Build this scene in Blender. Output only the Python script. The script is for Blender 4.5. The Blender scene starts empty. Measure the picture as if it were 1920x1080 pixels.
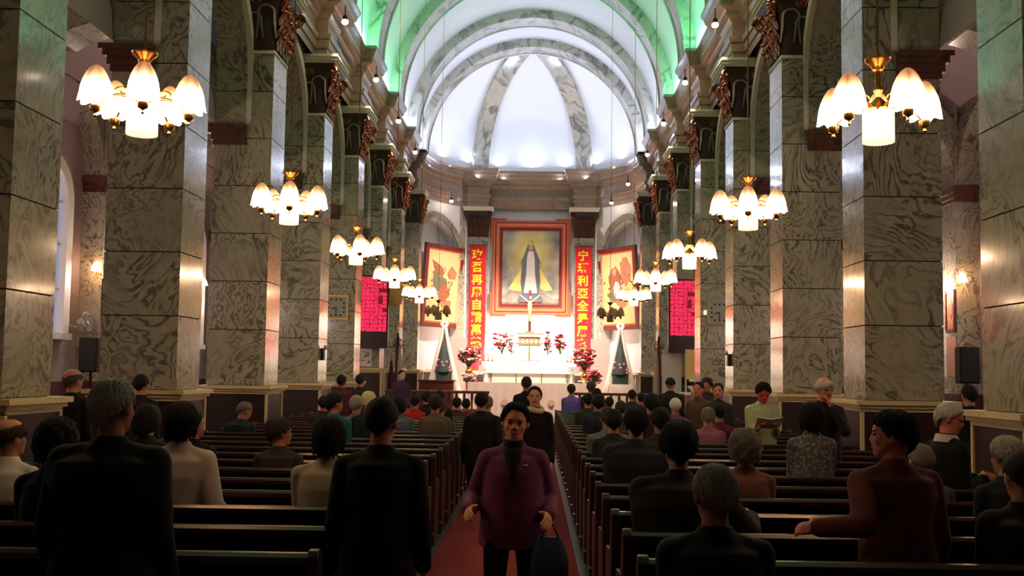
import bpy, bmesh, math, random
from mathutils import Vector, Matrix, Euler
PI = math.pi
sc = bpy.context.scene
COL = sc.collection
random.seed(7)
def R(d): return d * PI / 180
# ------------------------------------------------------------------ materials
MATS = {}
def srgb(r, g, b):
    f = lambda c: (c / 12.92 if c <= .04045 else ((c + .055) / 1.055) ** 2.4)
    return (f(r / 255), f(g / 255), f(b / 255), 1)
def newmat(name):
    m = bpy.data.materials.new(name); m.use_nodes = True
    nt = m.node_tree; b = nt.nodes['Principled BSDF']
    MATS[name] = m
    return m, nt, b
def mat(name, rgb, rough=.6, metal=0, spec=.5, coat=0, emit=None, es=0, vary=0, vscale=8, bump=0, bscale=60):
    m, nt, b = newmat(name)
    c = srgb(*rgb)
    b.inputs['Base Color'].default_value = c
    b.inputs['Roughness'].default_value = rough
    b.inputs['Metallic'].default_value = metal
    b.inputs['Specular IOR Level'].default_value = spec
    b.inputs['Coat Weight'].default_value = coat
    b.inputs['Coat Roughness'].default_value = .15
    if emit:
        b.inputs['Emission Color'].default_value = srgb(*emit); b.inputs['Emission Strength'].default_value = es
    if vary or bump:
        tc = nt.nodes.new('ShaderNodeTexCoord')
    if vary:
        n = nt.nodes.new('ShaderNodeTexNoise'); n.inputs['Scale'].default_value = vscale; n.inputs['Detail'].default_value = 4
        nt.links.new(tc.outputs['Object'], n.inputs['Vector'])
        r = nt.nodes.new('ShaderNodeMix'); r.data_type = 'RGBA'
        r.inputs[6].default_value = tuple(min(1, x * (1 - vary)) for x in c[:3]) + (1,)
        r.inputs[7].default_value = tuple(min(1, x * (1 + vary)) for x in c[:3]) + (1,)
        nt.links.new(n.outputs['Fac'], r.inputs[0]); nt.links.new(r.outputs[2], b.inputs['Base Color'])
    if bump:
        n2 = nt.nodes.new('ShaderNodeTexNoise'); n2.inputs['Scale'].default_value = bscale; n2.inputs['Detail'].default_value = 3
        nt.links.new(tc.outputs['Object'], n2.inputs['Vector'])
        bp = nt.nodes.new('ShaderNodeBump'); bp.inputs['Strength'].default_value = bump; bp.inputs['Distance'].default_value = .01
        nt.links.new(n2.outputs['Fac'], bp.inputs['Height']); nt.links.new(bp.outputs['Normal'], b.inputs['Normal'])
    return m
def marble(name, light, mid, dark, rough=.18, coat=.5, scale=1.0, freq=34, course=True, stretch=(1, 1, .75), vpow=5, vmix=.8):
    m, nt, b = newmat(name)
    N = nt.nodes.new; L = nt.links.new
    geo = N('ShaderNodeNewGeometry')
    sep = N('ShaderNodeSeparateXYZ'); L(geo.outputs['Position'], sep.inputs[0])
    sn = N('ShaderNodeSeparateXYZ'); L(geo.outputs['True Normal'], sn.inputs[0])
    def mth(op, a, bb=None, c=None):
        n = N('ShaderNodeMath'); n.operation = op
        for i, v in enumerate((a, bb, c)):
            if v is None: continue
            if isinstance(v, (int, float)): n.inputs[i].default_value = v
            else: L(v, n.inputs[i])
        return n.outputs[0]
    pos = geo.outputs['Position']
    if course:
        k = mth('FLOOR', mth('DIVIDE', mth('SUBTRACT', sep.outputs[2], 2.27), .765))
        ny = mth('MULTIPLY', mth('ABSOLUTE', sn.outputs[0]), 9.7)
        ky = mth('FLOOR', mth('DIVIDE', sep.outputs[1], 3.94))
        cb = N('ShaderNodeCombineXYZ')
        L(mth('ADD', mth('MULTIPLY', k, 7.31), ny), cb.inputs[0])
        L(mth('ADD', mth('MULTIPLY', k, 3.17), mth('MULTIPLY', ky, 1.7)), cb.inputs[1])
        L(mth('MULTIPLY', k, 5.73), cb.inputs[2])
        va = N('ShaderNodeVectorMath'); va.operation = 'ADD'; L(pos, va.inputs[0]); L(cb.outputs[0], va.inputs[1])
        pos = va.outputs[0]
    vm = N('ShaderNodeVectorMath'); vm.operation = 'MULTIPLY'; vm.inputs[1].default_value = tuple(s * scale for s in stretch)
    L(pos, vm.inputs[0]); pos = vm.outputs[0]
    n1 = N('ShaderNodeTexNoise'); n1.inputs['Scale'].default_value = .9; n1.inputs['Detail'].default_value = 5
    n1.inputs['Roughness'].default_value = .55; n1.inputs['Distortion'].default_value = 1.1
    L(pos, n1.inputs['Vector'])
    band = mth('ADD', mth('MULTIPLY', mth('SINE', mth('MULTIPLY', n1.outputs['Fac'], freq)), .5), .5)
    band = mth('POWER', band, vpow)
    n2 = N('ShaderNodeTexNoise'); n2.inputs['Scale'].default_value = 1.7; n2.inputs['Detail'].default_value = 4
    L(pos, n2.inputs['Vector'])
    mr = N('ShaderNodeMapRange'); mr.inputs[1].default_value = .27; mr.inputs[2].default_value = .56
    L(n2.outputs['Fac'], mr.inputs[0])
    vein = mth('MULTIPLY', band, mr.outputs[0])
    n3 = N('ShaderNodeTexNoise'); n3.inputs['Scale'].default_value = 7; n3.inputs['Detail'].default_value = 6
    L(pos, n3.inputs['Vector'])
    mx = N('ShaderNodeMix'); mx.data_type = 'RGBA'; mx.inputs[6].default_value = srgb(*mid); mx.inputs[7].default_value = srgb(*light)
    L(n3.outputs['Fac'], mx.inputs[0])
    mx2 = N('ShaderNodeMix'); mx2.data_type = 'RGBA'; mx2.inputs[7].default_value = srgb(*dark)
    L(mth('MULTIPLY', vein, vmix), mx2.inputs[0]); L(mx.outputs[2], mx2.inputs[6])
    L(mx2.outputs[2], b.inputs['Base Color'])
    b.inputs['Roughness'].default_value = rough
    b.inputs['Coat Weight'].default_value = coat; b.inputs['Coat Roughness'].default_value = .08
    bp = N('ShaderNodeBump'); bp.inputs['Strength'].default_value = .05; bp.inputs['Distance'].default_value = .01
    L(n3.outputs['Fac'], bp.inputs['Height']); L(bp.outputs['Normal'], b.inputs['Normal'])
    return m
marble('marble_olive', (178, 173, 154), (138, 131, 110), (62, 55, 47), freq=105, vpow=3.4)
marble('marble_grey', (190, 186, 172), (150, 145, 128), (84, 78, 68), course=False, freq=26)
marble('marble_brown', (150, 128, 106), (120, 100, 84), (80, 66, 56), course=False, rough=.38, coat=.15, stretch=(1, .3, 1.2), vmix=.35)
marble('marble_red', (110, 72, 58), (80, 50, 40), (40, 24, 20), course=False)
mat('joint', (30, 26, 22), .9)
mat('plaster', (226, 226, 228), .75, vary=.03, vscale=2)
mat('plaster_cream', (206, 200, 180), .6)
mat('plaster_lavender', (168, 150, 152), .8, vary=.06, vscale=1.5)
mat('plinth_panel', (44, 26, 26), .35, vary=.3, vscale=5)
mat('cream_trim', (214, 190, 140), .4)
mat('dado_red', (86, 36, 36), .5, vary=.2)
mat('bronze', (140, 84, 56), .32, metal=.8, vary=.35, vscale=12)
mat('relief_grey', (120, 108, 98), .5)
mat('bronze_dark', (52, 36, 32), .5, metal=.2, vary=.3, vscale=6)
mat('floor_tile', (66, 62, 58), .3, vary=.2, vscale=3)
mat('carpet_red', (138, 14, 28), .95, vary=.15, vscale=40, bump=.3, bscale=400)
mat('pew_wood', (17, 9, 8), .5, coat=.0, spec=.25, vary=.35, vscale=6)
mat('pew_rail', (52, 22, 18), .28, coat=.25, vary=.3, vscale=6)
mat('pew_end', (52, 15, 16), .45, coat=.05, vary=.3, vscale=6)
mat('kneeler_pad', (60, 28, 26), .6)
mat('brass', (214, 160, 84), .25, metal=1)
mat('gold', (222, 176, 90), .35, metal=.8)
mat('crystal', (250, 225, 200), .15, emit=(255, 200, 150), es=1.6)
mat('white_cloth', (240, 236, 228), .8, vary=.04, vscale=5)
mat('white_paint', (238, 234, 226), .5)
mat('black_plastic', (7, 7, 8), .5)
mat('dark_metal', (40, 38, 38), .4, metal=.6)
mat('terracotta', (190, 84, 54), .5, vary=.15)
mat('frame_red', (150, 40, 36), .5)
mat('frame_dark', (96, 34, 30), .5)
mat('banner_red', (206, 10, 34), .6, vary=.1)
mat('banner_gold', (252, 212, 30), .5)
mat('frame_line', (232, 158, 112), .5)
# ------------------------------------------------------------------ mesh helpers
class MB:
    def __init__(s): s.bm = bmesh.new(); s.mi = 0
    def face(s, vs):
        try:
            f = s.bm.faces.new(vs); f.material_index = s.mi; return f
        except ValueError: return None
    def quadgrid(s, rows, close_u=False, close_v=False):
        g = [[s.bm.verts.new(p) for p in r] for r in rows]
        nr = len(g); nc = len(g[0])
        for i in range(nr - (0 if close_v else 1)):
            for j in range(nc - (0 if close_u else 1)):
                s.face((g[i][j], g[i][(j + 1) % nc], g[(i + 1) % nr][(j + 1) % nc], g[(i + 1) % nr][j]))
        return g
    def box(s, x0, x1, y0, y1, z0, z1):
        v = [s.bm.verts.new((x, y, z)) for z in (z0, z1) for y in (y0, y1) for x in (x0, x1)]
        for q in ((0, 2, 3, 1), (4, 5, 7, 6), (0, 1, 5, 4), (2, 6, 7, 3), (0, 4, 6, 2), (1, 3, 7, 5)):
            s.face([v[i] for i in q])
        return v
    def obox(s, c, size, rot):      # oriented box
        v = s.box(-size[0] / 2, size[0] / 2, -size[1] / 2, size[1] / 2, -size[2] / 2, size[2] / 2)
        for a in v: a.co = Vector(c) + rot @ a.co
        return v
    def prism(s, pts, axis, a0, a1): # polygon in the two other axes extruded along axis (0,1,2)
        def P(p, a):
            q = list(p); q.insert(axis, a); return q
        lo = [s.bm.verts.new(P(p, a0)) for p in pts]; hi = [s.bm.verts.new(P(p, a1)) for p in pts]
        n = len(pts)
        s.face(lo[::-1]); s.face(hi)
        for i in range(n): s.face((lo[i], lo[(i + 1) % n], hi[(i + 1) % n], hi[i]))
    def lathe(s, prof, c=(0, 0, 0), n=20, a0=0, a1=2 * PI, cap=True):
        full = abs(a1 - a0 - 2 * PI) < 1e-6
        m = n if full else n + 1
        rows = []
        for r, z in prof:
            rows.append([(c[0] + r * math.cos(a0 + (a1 - a0) * i / n), c[1] + r * math.sin(a0 + (a1 - a0) * i / n), c[2] + z) for i in range(m)])
        g = s.quadgrid(rows, close_u=full)
        if cap and full:
            if prof[0][0] > 1e-5: s.face(g[0][::-1])
            if prof[-1][0] > 1e-5: s.face(g[-1])
        return g
    def tube(s, pts, rad, n=8, cap=True):
        pts = [Vector(p) for p in pts]
        if not isinstance(rad, (list, tuple)): rad = [rad] * len(pts)
        rows = []; up = Vector((0, 0, 1))
        prev = None
        for i, p in enumerate(pts):
            t = (pts[min(i + 1, len(pts) - 1)] - pts[max(i - 1, 0)]).normalized()
            if prev is None:
                u = t.cross(up)
                if u.length < 1e-3: u = t.cross(Vector((1, 0, 0)))
            else: u = prev - t * prev.dot(t)
            u.normalize(); prev = u; w = t.cross(u)
            rows.append([p + (u * math.cos(2 * PI * k / n) + w * math.sin(2 * PI * k / n)) * rad[i] for k in range(n)])
        g = s.quadgrid(rows, close_u=True)
        if cap: s.face(g[0][::-1]); s.face(g[-1])
    def ellipsoid(s, c, r, n=10, m=7, rot=None):
        rows = []
        for i in range(1, m):
            t = PI * i / m
            rows.append([Vector((r[0] * math.sin(t) * math.cos(2 * PI * k / n), r[1] * math.sin(t) * math.sin(2 * PI * k / n), r[2] * math.cos(t))) for k in range(n)])
        top = Vector((0, 0, r[2])); bot = Vector((0, 0, -r[2]))
        f = (lambda v: Vector(c) + (rot @ v if rot else v))
        g = s.quadgrid([[f(v) for v in rr] for rr in rows], close_u=True)
        a = s.bm.verts.new(f(top)); b = s.bm.verts.new(f(bot))
        for k in range(n):
            s.face((a, g[0][(k + 1) % n], g[0][k])); s.face((b, g[-1][k], g[-1][(k + 1) % n]))
    def cap(s, p0, r0, p1, r1, n=12):
        p0 = Vector(p0); p1 = Vector(p1); d = p1 - p0; L = d.length or 1e-6; q = d.to_track_quat('Z', 'Y').to_matrix()
        rows = []
        for i in range(1, 5): 
            t = PI / 2 * (1 - i / 4)
            rows.append((r0 * math.cos(t), -r0 * math.sin(t)))
        for i in range(0, 4):
            t = PI / 2 * (i / 4)
            rows.append((r1 * math.cos(t), L + r1 * math.sin(t)))
        g = s.quadgrid([[p0 + q @ Vector((r * math.cos(2 * PI * k / n), r * math.sin(2 * PI * k / n), z)) for k in range(n)] for r, z in rows], close_u=True)
        a = s.bm.verts.new(p0 + q @ Vector((0, 0, -r0))); b = s.bm.verts.new(p0 + q @ Vector((0, 0, L + r1)))
        for k in range(n):
            s.face((a, g[0][(k + 1) % n], g[0][k])); s.face((b, g[-1][k], g[-1][(k + 1) % n]))
    def loft(s, rings, n=20):        # rings: (center, ux, uy, rx, ry[, power]) closed volume
        rows = []
        for rg in rings:
            c, ux, uy, rx, ry = rg[:5]; pw = rg[5] if len(rg) > 5 else 1
            row = []
            for k in range(n):
                a = 2 * PI * k / n; ca, sa = math.cos(a), math.sin(a)
                ca = math.copysign(abs(ca) ** pw, ca); sa = math.copysign(abs(sa) ** pw, sa)
                row.append(Vector(c) + Vector(ux) * rx * ca + Vector(uy) * ry * sa)
            rows.append(row)
        g = s.quadgrid(rows, close_u=True)
        s.face(g[0][::-1]); s.face(g[-1])
    def build(s, name, mats, parent=None, smooth=None, bevel=0, weld=False):
        if weld: bmesh.ops.remove_doubles(s.bm, verts=s.bm.verts, dist=1e-5)
        bmesh.ops.recalc_face_normals(s.bm, faces=s.bm.faces)
        me = bpy.data.meshes.new(name); s.bm.to_mesh(me); s.bm.free()
        if not isinstance(mats, (list, tuple)): mats = [mats]
        for m in mats: me.materials.append(MATS[m])
        o = bpy.data.objects.new(name, me); COL.objects.link(o)
        if parent is not None: o.parent = parent
        if smooth is not None: shade(me, smooth)
        if bevel:
            b = o.modifiers.new('b', 'BEVEL'); b.width = bevel; b.segments = 2; b.limit_method = 'ANGLE'
        return o
def shade(me, ang):
    for p in me.polygons: p.use_smooth = True
    if ang < 179: me.set_sharp_from_angle(angle=R(ang))
def tag(o, label, cat, group=None, kind=None):
    o['label'] = label; o['category'] = cat
    if group: o['group'] = group
    if kind: o['kind'] = kind
    return o
def struct(o): o['kind'] = 'structure'; return o
def thing(name, label, cat, loc=(0, 0, 0), rz=0, group=None, kind=None):
    o = bpy.data.objects.new(name, None); COL.objects.link(o)
    o.location = loc; o.rotation_euler = (0, 0, rz); o.empty_display_size = .1
    return tag(o, label, cat, group, kind)
def children(o): return [c for c in bpy.data.objects if c.parent == o]
def dup(root, loc, label, rz=None, kids=None):
    r = root.copy(); COL.objects.link(r); r.location = loc; r['label'] = label
    if rz is not None: r.rotation_euler = (0, 0, rz)
    for ch in kids if kids is not None else children(root):
        c = ch.copy(); COL.objects.link(c); c.parent = r
        for g in children(ch):
            d = g.copy(); COL.objects.link(d); d.parent = c
    return r
def sweep_plan(mb, path, prof, closed_end=True):
    """sweep a profile of (offset, z) along a plan polyline; offset goes to the LEFT of travel, mitred"""
    P = [Vector((p[0], p[1])) for p in path]; rows = []
    for i, p in enumerate(P):
        a = (p - P[i - 1]).normalized() if i else None
        b = (P[i + 1] - p).normalized() if i < len(P) - 1 else None
        a = a or b; b = b or a
        na = Vector((-a.y, a.x)); nb = Vector((-b.y, b.x))
        m = (na + nb); m = m / max(.3, m.length_squared) * 2 if m.length > 1e-4 else na
        rows.append([(p.x + m.x * o, p.y + m.y * o, z) for o, z in prof])
    g = mb.quadgrid(rows)
    if closed_end: mb.face(g[0]); mb.face(g[-1][::-1])
ORD = ['first', 'second', 'third', 'fourth', 'fifth', 'sixth', 'seventh', 'eighth', 'ninth', 'tenth', 'eleventh', 'twelfth', 'thirteenth', 'fourteenth', 'fifteenth', 'sixteenth', 'seventeenth', 'eighteenth', 'nineteenth', 'twentieth', 'twenty-first', 'twenty-second', 'twenty-third', 'twenty-fourth', 'twenty-fifth']
# ------------------------------------------------------------------ camera
cd = bpy.data.cameras.new('camera'); cam = bpy.data.objects.new('camera', cd); COL.objects.link(cam)
cam.location = (.1786, 0, 1.66)
_p, _y, _r = .0687, .0173, .0144
fw = Vector((-math.sin(_y) * math.cos(_p), math.cos(_y) * math.cos(_p), math.sin(_p)))
rt = Vector((math.cos(_y), math.sin(_y), 0)); up = rt.cross(fw)
r2 = rt * math.cos(_r) + up * math.sin(_r); u2 = up * math.cos(_r) - rt * math.sin(_r)
mw = Matrix((r2, u2, -fw)).transposed()
cam.rotation_euler = mw.to_euler()
cd.sensor_width = 36; cd.lens = 1900 / 1920 * 36
cd.shift_x = -10.109 / 1920; cd.shift_y = 27.194 / 1920
cd.clip_end = 200
sc.camera = cam
sc.view_settings.view_transform = 'Standard'; sc.view_settings.look = 'None'; sc.view_settings.exposure = 0; sc.view_settings.gamma = 1; sc.view_settings.use_curve_mapping = False
sc.cycles.max_bounces = 7; sc.cycles.diffuse_bounces = 3; sc.cycles.glossy_bounces = 3; sc.cycles.caustics_reflective = False; sc.cycles.caustics_refractive = False
sc.cycles.sample_clamp_indirect = 4
wd = bpy.data.worlds.new('world'); sc.world = wd; wd.use_nodes = True; wd.node_tree.nodes['Background'].inputs[0].default_value = (.02, .022, .03, 1)
# ------------------------------------------------------------------ nave dimensions (metres)
W, TO, PT = 4.06, 4.98, .82        # nave face, outer face and thickness of the pillars
D0, BAY = 8.03, 3.94
def dn(n): return D0 + BAY * n
RAIL, CAPB, CAPT, ENT0, ENT1 = 1.39, 6.76, 7.74, 7.9, 9.3
XA = 8.4                            # aisle wall
YB, YE = -2.0, 35.0
PIERS = range(-2, 7)
# floor, aisle walls, rear wall
m = MB(); m.box(-9.4, 9.4, YB - .3, 40.5, -.2, 0); struct(m.build('floor', 'floor_tile'))
m = MB(); m.box(-9.4, 9.4, YB - .3, YB, 0, 13.6); struct(m.build('wall_rear', 'plaster_lavender'))
m = MB(); m.box(-.69, .57, YB + .2, 26.2, 0, .012)
tag(m.build('carpet_runner', 'carpet_red'), 'long red carpet runner down the central aisle', 'carpet')
# entablature profile (offset towards the nave, z)
EPROF = [(0, ENT0), (0, 8.06), (.035, 8.07), (.035, 8.24), (.07, 8.25), (.09, 8.31), (.09, 8.35), (.01, 8.36), (.01, 8.66), (.05, 8.68), (.08, 8.74), (.15, 8.76), (.15, 8.86),
         (.19, 8.88), (.31, 8.92), (.31, 9.02), (.34, 9.04), (.37, 9.14), (.42, 9.22), (.42, 9.28), (.40, ENT1), (-.6, ENT1), (-.6, ENT0)]
def nave_path(s):
    pts = []
    for n in range(-2, 7):
        a, b = dn(n) - .04, dn(n) + PT + .04
        pts += [(4.30, a), (W - .02, a), (W - .02, b), (4.30, b)]
    pts = [(4.30, YB)] + pts + [(4.30, 34.6)]
    if s < 0: return [(-x, y) for x, y in reversed(pts)]     # travel so that the nave is on the left
    return pts
for s, side in ((-1, 'left'), (1, 'right')):
    m = MB(); sweep_plan(m, nave_path(s), EPROF)
    struct(m.build('trim_1' if s < 0 else 'trim_2', 'marble_brown'))
# arcade walls with arches between the pillars
SPR, AR = 6.3, (BAY - PT) / 2
def arcade(s):
    m = MB(); a = MB()
    x0, x1 = s * 4.46, s * TO
    for n in range(-2, 7):
        y0 = dn(n) + PT; y1 = y0 + BAY - PT; yc = (y0 + y1) / 2
        if n == 6: y1 = 34.6; yc = (y0 + y1) / 2
        rr = (y1 - y0) / 2
        K = 20
        arc = [(yc - rr * math.cos(PI * k / K), SPR + rr * math.sin(PI * k / K) * (AR / rr)) for k in range(K + 1)]
        for k in range(K):
            p, q = arc[k], arc[k + 1]
            m.mi = 0
            m.face([m.bm.verts.new(v) for v in ((x0, p[0], p[1]), (x0, q[0], q[1]), (x0, q[0], 9.2), (x0, p[0], 9.2))])
            m.face([m.bm.verts.new(v) for v in ((x1, p[0], p[1]), (x1, q[0], q[1]), (x1, q[0], 9.2), (x1, p[0], 9.2))])
            m.face([m.bm.verts.new(v) for v in ((x0, p[0], p[1]), (x0, q[0], q[1]), (x1, q[0], q[1]), (x1, p[0], p[1]))])
        # archivolt
        R1 = 1 + .17 / rr
        arc = [(yc - (yc - p[0]) * (1 - .008 / rr), p[1]) for p in [(yc - rr, 5.56)] + arc + [(yc + rr, 5.56)]]
        arc2 = [(yc + (p[0] - yc) * R1, SPR + (p[1] - SPR) * R1 if p[1] > SPR else p[1]) for p in arc]
        xo = s * 4.40
        for k in range(len(arc) - 1):
            p, q, P2, Q2 = arc[k], arc[k + 1], arc2[k], arc2[k + 1]
            a.face([a.bm.verts.new(v) for v in ((xo, p[0], p[1]), (xo, q[0], q[1]), (xo, Q2[0], Q2[1]), (xo, P2[0], P2[1]))])
            a.face([a.bm.verts.new(v) for v in ((xo, P2[0], P2[1]), (xo, Q2[0], Q2[1]), (x0, Q2[0], Q2[1]), (x0, P2[0], P2[1]))])
            a.face([a.bm.verts.new(v) for v in ((xo, p[0], p[1]), (xo, q[0], q[1]), (x0 + s * .02, q[0], q[1]), (x0 + s * .02, p[0], p[1]))])
        m.box(min(x0, x1), max(x0, x1), dn(n) + .004, dn(n) + PT - .004, SPR + .002, 9.2)
    side = 'left' if s < 0 else 'right'
    struct(m.build('wall_' + side, 'marble_olive', weld=True))
    struct(a.build('trim_3' if s < 0 else 'trim_4', 'plaster_cream', weld=True, smooth=40))
arcade(-1); arcade(1)
# vault, ribs
VR, RR = 3.95, 3.66
def arcpts(r, n=36, zc=ENT1): return [(r * math.cos(PI * k / n), zc + r * math.sin(PI * k / n)) for k in range(n + 1)]
m = MB()
A = arcpts(VR); B = arcpts(VR + .25)
rows = [[(x, y, z) for x, z in A] for y in (YB, YE)]
m.quadgrid(rows); m.quadgrid([[(x, y, z) for x, z in B] for y in (YB, YE)])
m.quadgrid([[(A[k][0], YE, A[k][1]), (B[k][0], YE, B[k][1])] for k in range(len(A))])
struct(m.build('ceiling', 'plaster', smooth=60))
def rib(y0, y1, name):
    m = MB(); A = arcpts(RR, 48); B = arcpts(VR + .03, 48)
    loop = lambda k: [(A[k][0], y0, A[k][1]), (A[k][0], y1, A[k][1]), (B[k][0], y1, B[k][1]), (B[k][0], y0, B[k][1])]
    m.quadgrid([loop(k) for k in range(49)], close_u=True)
    m.mi = 1   # thin plaster bead on the leading arris
    A2 = arcpts(RR - .03, 48)
    m.quadgrid([[(A2[k][0], y1 - .02, A2[k][1]), (A2[k][0], y1 + .05, A2[k][1]), (A[k][0] * 1.02, y1 + .05, ENT1 + (A[k][1] - ENT1) * 1.02), (A[k][0] * 1.02, y1 - .02, ENT1 + (A[k][1] - ENT1) * 1.02)] for k in range(49)], close_u=True)
    struct(m.build(name, ['marble_grey', 'plaster'], smooth=40))
for i, n in enumerate(range(-1, 7)): rib(dn(n), dn(n) + PT, 'trim_%d' % (10 + i))
rib(34.55, 35.3, 'trim_20')
# ------------------------------------------------------------------ marble pillars
def leaf(mb, base, out, side, h, w, curl, zdir=Vector((0, 0, 1))):
    nu, nv = 4, 7; out = Vector(out); side = Vector(side); base = Vector(base); rows = []
    for j in range(nv + 1):
        v = j / nv
        wd = w * (.55 + .55 * math.sin(PI * min(1, v * .85 + .12))) * (1 - .75 * max(0, v - .72) / .28) * (1 + .13 * math.sin(v * 19))
        o = .012 + curl * v ** 2.4; z = h * (v if v < .85 else .85 + (v - .85) * .2 - (v - .85) ** 2 * 3)
        rows.append([base + out * (o + .022 * (1 - abs(2 * i / nu - 1)) + (.0 if i % 2 else .012)) + side * wd * (2 * i / nu - 1) / 2 + Vector((0, 0, z)) for i in range(nu + 1)])
    g = mb.quadgrid(rows)
    back = [[p - out * .02 for p in r] for r in rows]
    g2 = mb.quadgrid(back)
def volute(mb, c, axis, out, r, th):
    axis = Vector(axis); out = Vector(out); up = Vector((0, 0, 1)); pts = []
    for k in range(22):
        a = k / 21 * 2.2 * 2 * PI; rr = r * (1 - .82 * k / 21)
        pts.append(Vector(c) + out * rr * math.cos(a) + up * rr * math.sin(a))
    mb.tube(pts, [th * (1 - .5 * k / 21) for k in range(22)], n=6)
    mb.ellipsoid(c, (r * .35,) * 3, 8, 5)
def capital(parent, s, x_in, x_out, y0, y1, z0, z1, flare=.2, both=True):
    """flared bell with two tiers of leaves, corner volutes and an abacus; x_in is the nave face"""
    b = MB(); K = 6; ring = []
    xs = s
    for k in range(K + 1):
        v = k / K; f = flare * (.15 * v + .85 * v ** 3)
        z = z0 + (z1 - z0) * v
        ring.append([(xs * (x_in - f), y0 - f * .8, z), (xs * (x_in - f), y1 + f * .8, z), (xs * x_out, y1 + f * .8, z), (xs * x_out, y0 - f * .8, z)])
    g = b.quadgrid(ring, close_u=True); b.face(g[0]); b.face(g[-1])
    cap = b.build('capital', 'bronze_dark', parent)
    l = MB(); h = z1 - z0; rnd = random.Random(int(y0 * 10))
    for tier, (zq, cnt, hh, cu, inset) in enumerate(((.02, 4, .3, .09, .0), (.2, 5, .3, .12, .01), (.4, 4, .3, .15, .03), (.58, 5, .26, .12, .07))):
        for i in range(cnt):
            yy = y0 - .03 * tier + (y1 - y0 + .06 * tier) * (i + .5) / cnt
            leaf(l, (xs * (x_in - .005 - inset), yy, z0 + h * zq), (-xs, 0, 0), (0, 1, 0), h * hh, (y1 - y0) / cnt * .85, cu)
    for i in range(26):
        yy = rnd.uniform(y0, y1); zz = rnd.uniform(.12, .92)
        l.ellipsoid((xs * (x_in - .06 - .14 * zz - rnd.uniform(0, .03)), yy, z0 + h * zz), (rnd.uniform(.025, .045),) * 3, 7, 5)
    l.build('leaves', 'bronze', cap, smooth=50)
    g = MB()
    for yy, sg in ((y0, -1), (y1, 1)):
        wx = x_out - x_in
        for cx, ww, zh in ((.34, .13, .62), (.80, .10, .5)):
            pts = []
            for k in range(15):
                a = PI * k / 14; v = zh + .12 * math.sin(a)
                pts.append((xs * (x_in + wx * cx - ww * math.cos(a)), yy + sg * (.012 + flare * .8 * (.15 * v + .85 * v ** 3)), z0 + h * v))
            lo = lambda x, v: (x, yy + sg * (.012 + flare * .8 * (.15 * v + .85 * v ** 3)), z0 + h * v)
            pts = [lo(pts[0][0] + xs * -.03, .2), lo(pts[0][0], .45)] + pts + [lo(pts[-1][0], .45), lo(pts[-1][0] + xs * .03, .2)]
            g.tube(pts, [.012] + [.022] * (len(pts) - 2) + [.012], 6)
    g.build('relief', 'relief_grey', cap, smooth=60)
    v = MB()
    for yy, sg in ((y0 - .1, -1), (y1 + .1, 1)):
        volute(v, (xs * (x_in - flare * .72), yy, z1 - .17), (0, 1, 0), Vector((-xs, sg * .6, 0)).normalized(), .13, .03)
        volute(v, (xs * (x_out - .1), yy, z1 - .17), (0, 1, 0), Vector((xs, 0, 0)), .1, .025)
    v.build('volutes', 'bronze', cap, smooth=60)
    a = MB()
    f = flare + .01
    for k, (e, za, zb) in enumerate(((0, z1, z1 + .05), (.035, z1 + .05, z1 + .11), (.06, z1 + .11, z1 + .165))):
        xx = sorted((xs * (x_in - f - e), xs * (x_out + .02)))
        a.box(xx[0], xx[1], y0 - f * .8 - e, y1 + f * .8 + e, za, zb)
    a.build('abacus', 'plaster_cream', parent)
    return cap
def plinth(parent, s, x0, x1, y0, y1, zb, zt):
    p = MB(); xx = sorted((s * x0, s * x1)); p.box(xx[0], xx[1], y0, y1, zb, zt - .1)
    pl = p.build('plinth', 'plinth_panel', parent)
    r = MB()
    for e, za, zc in ((.02, zt - .13, zt - .09), (.05, zt - .09, zt - .05), (.085, zt - .05, zt)):
        r.box(xx[0] - e, xx[1] + e, y0 - e, y1 + e, za, zc)
    r.build('rail', 'cream_trim', pl)
    for cx in xx:
        for cy in (y0, y1):
            q = MB(); q.box(cx - .02, cx + .02, cy - .02, cy + .02, zb, zt - .12); q.build('corner_strip', 'cream_trim', pl)
    q = MB(); q.box(xx[0] - .015, xx[1] + .015, y0 - .015, y1 + .015, zb, zb + .1); q.build('base_moulding', 'marble_red', pl)
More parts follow.
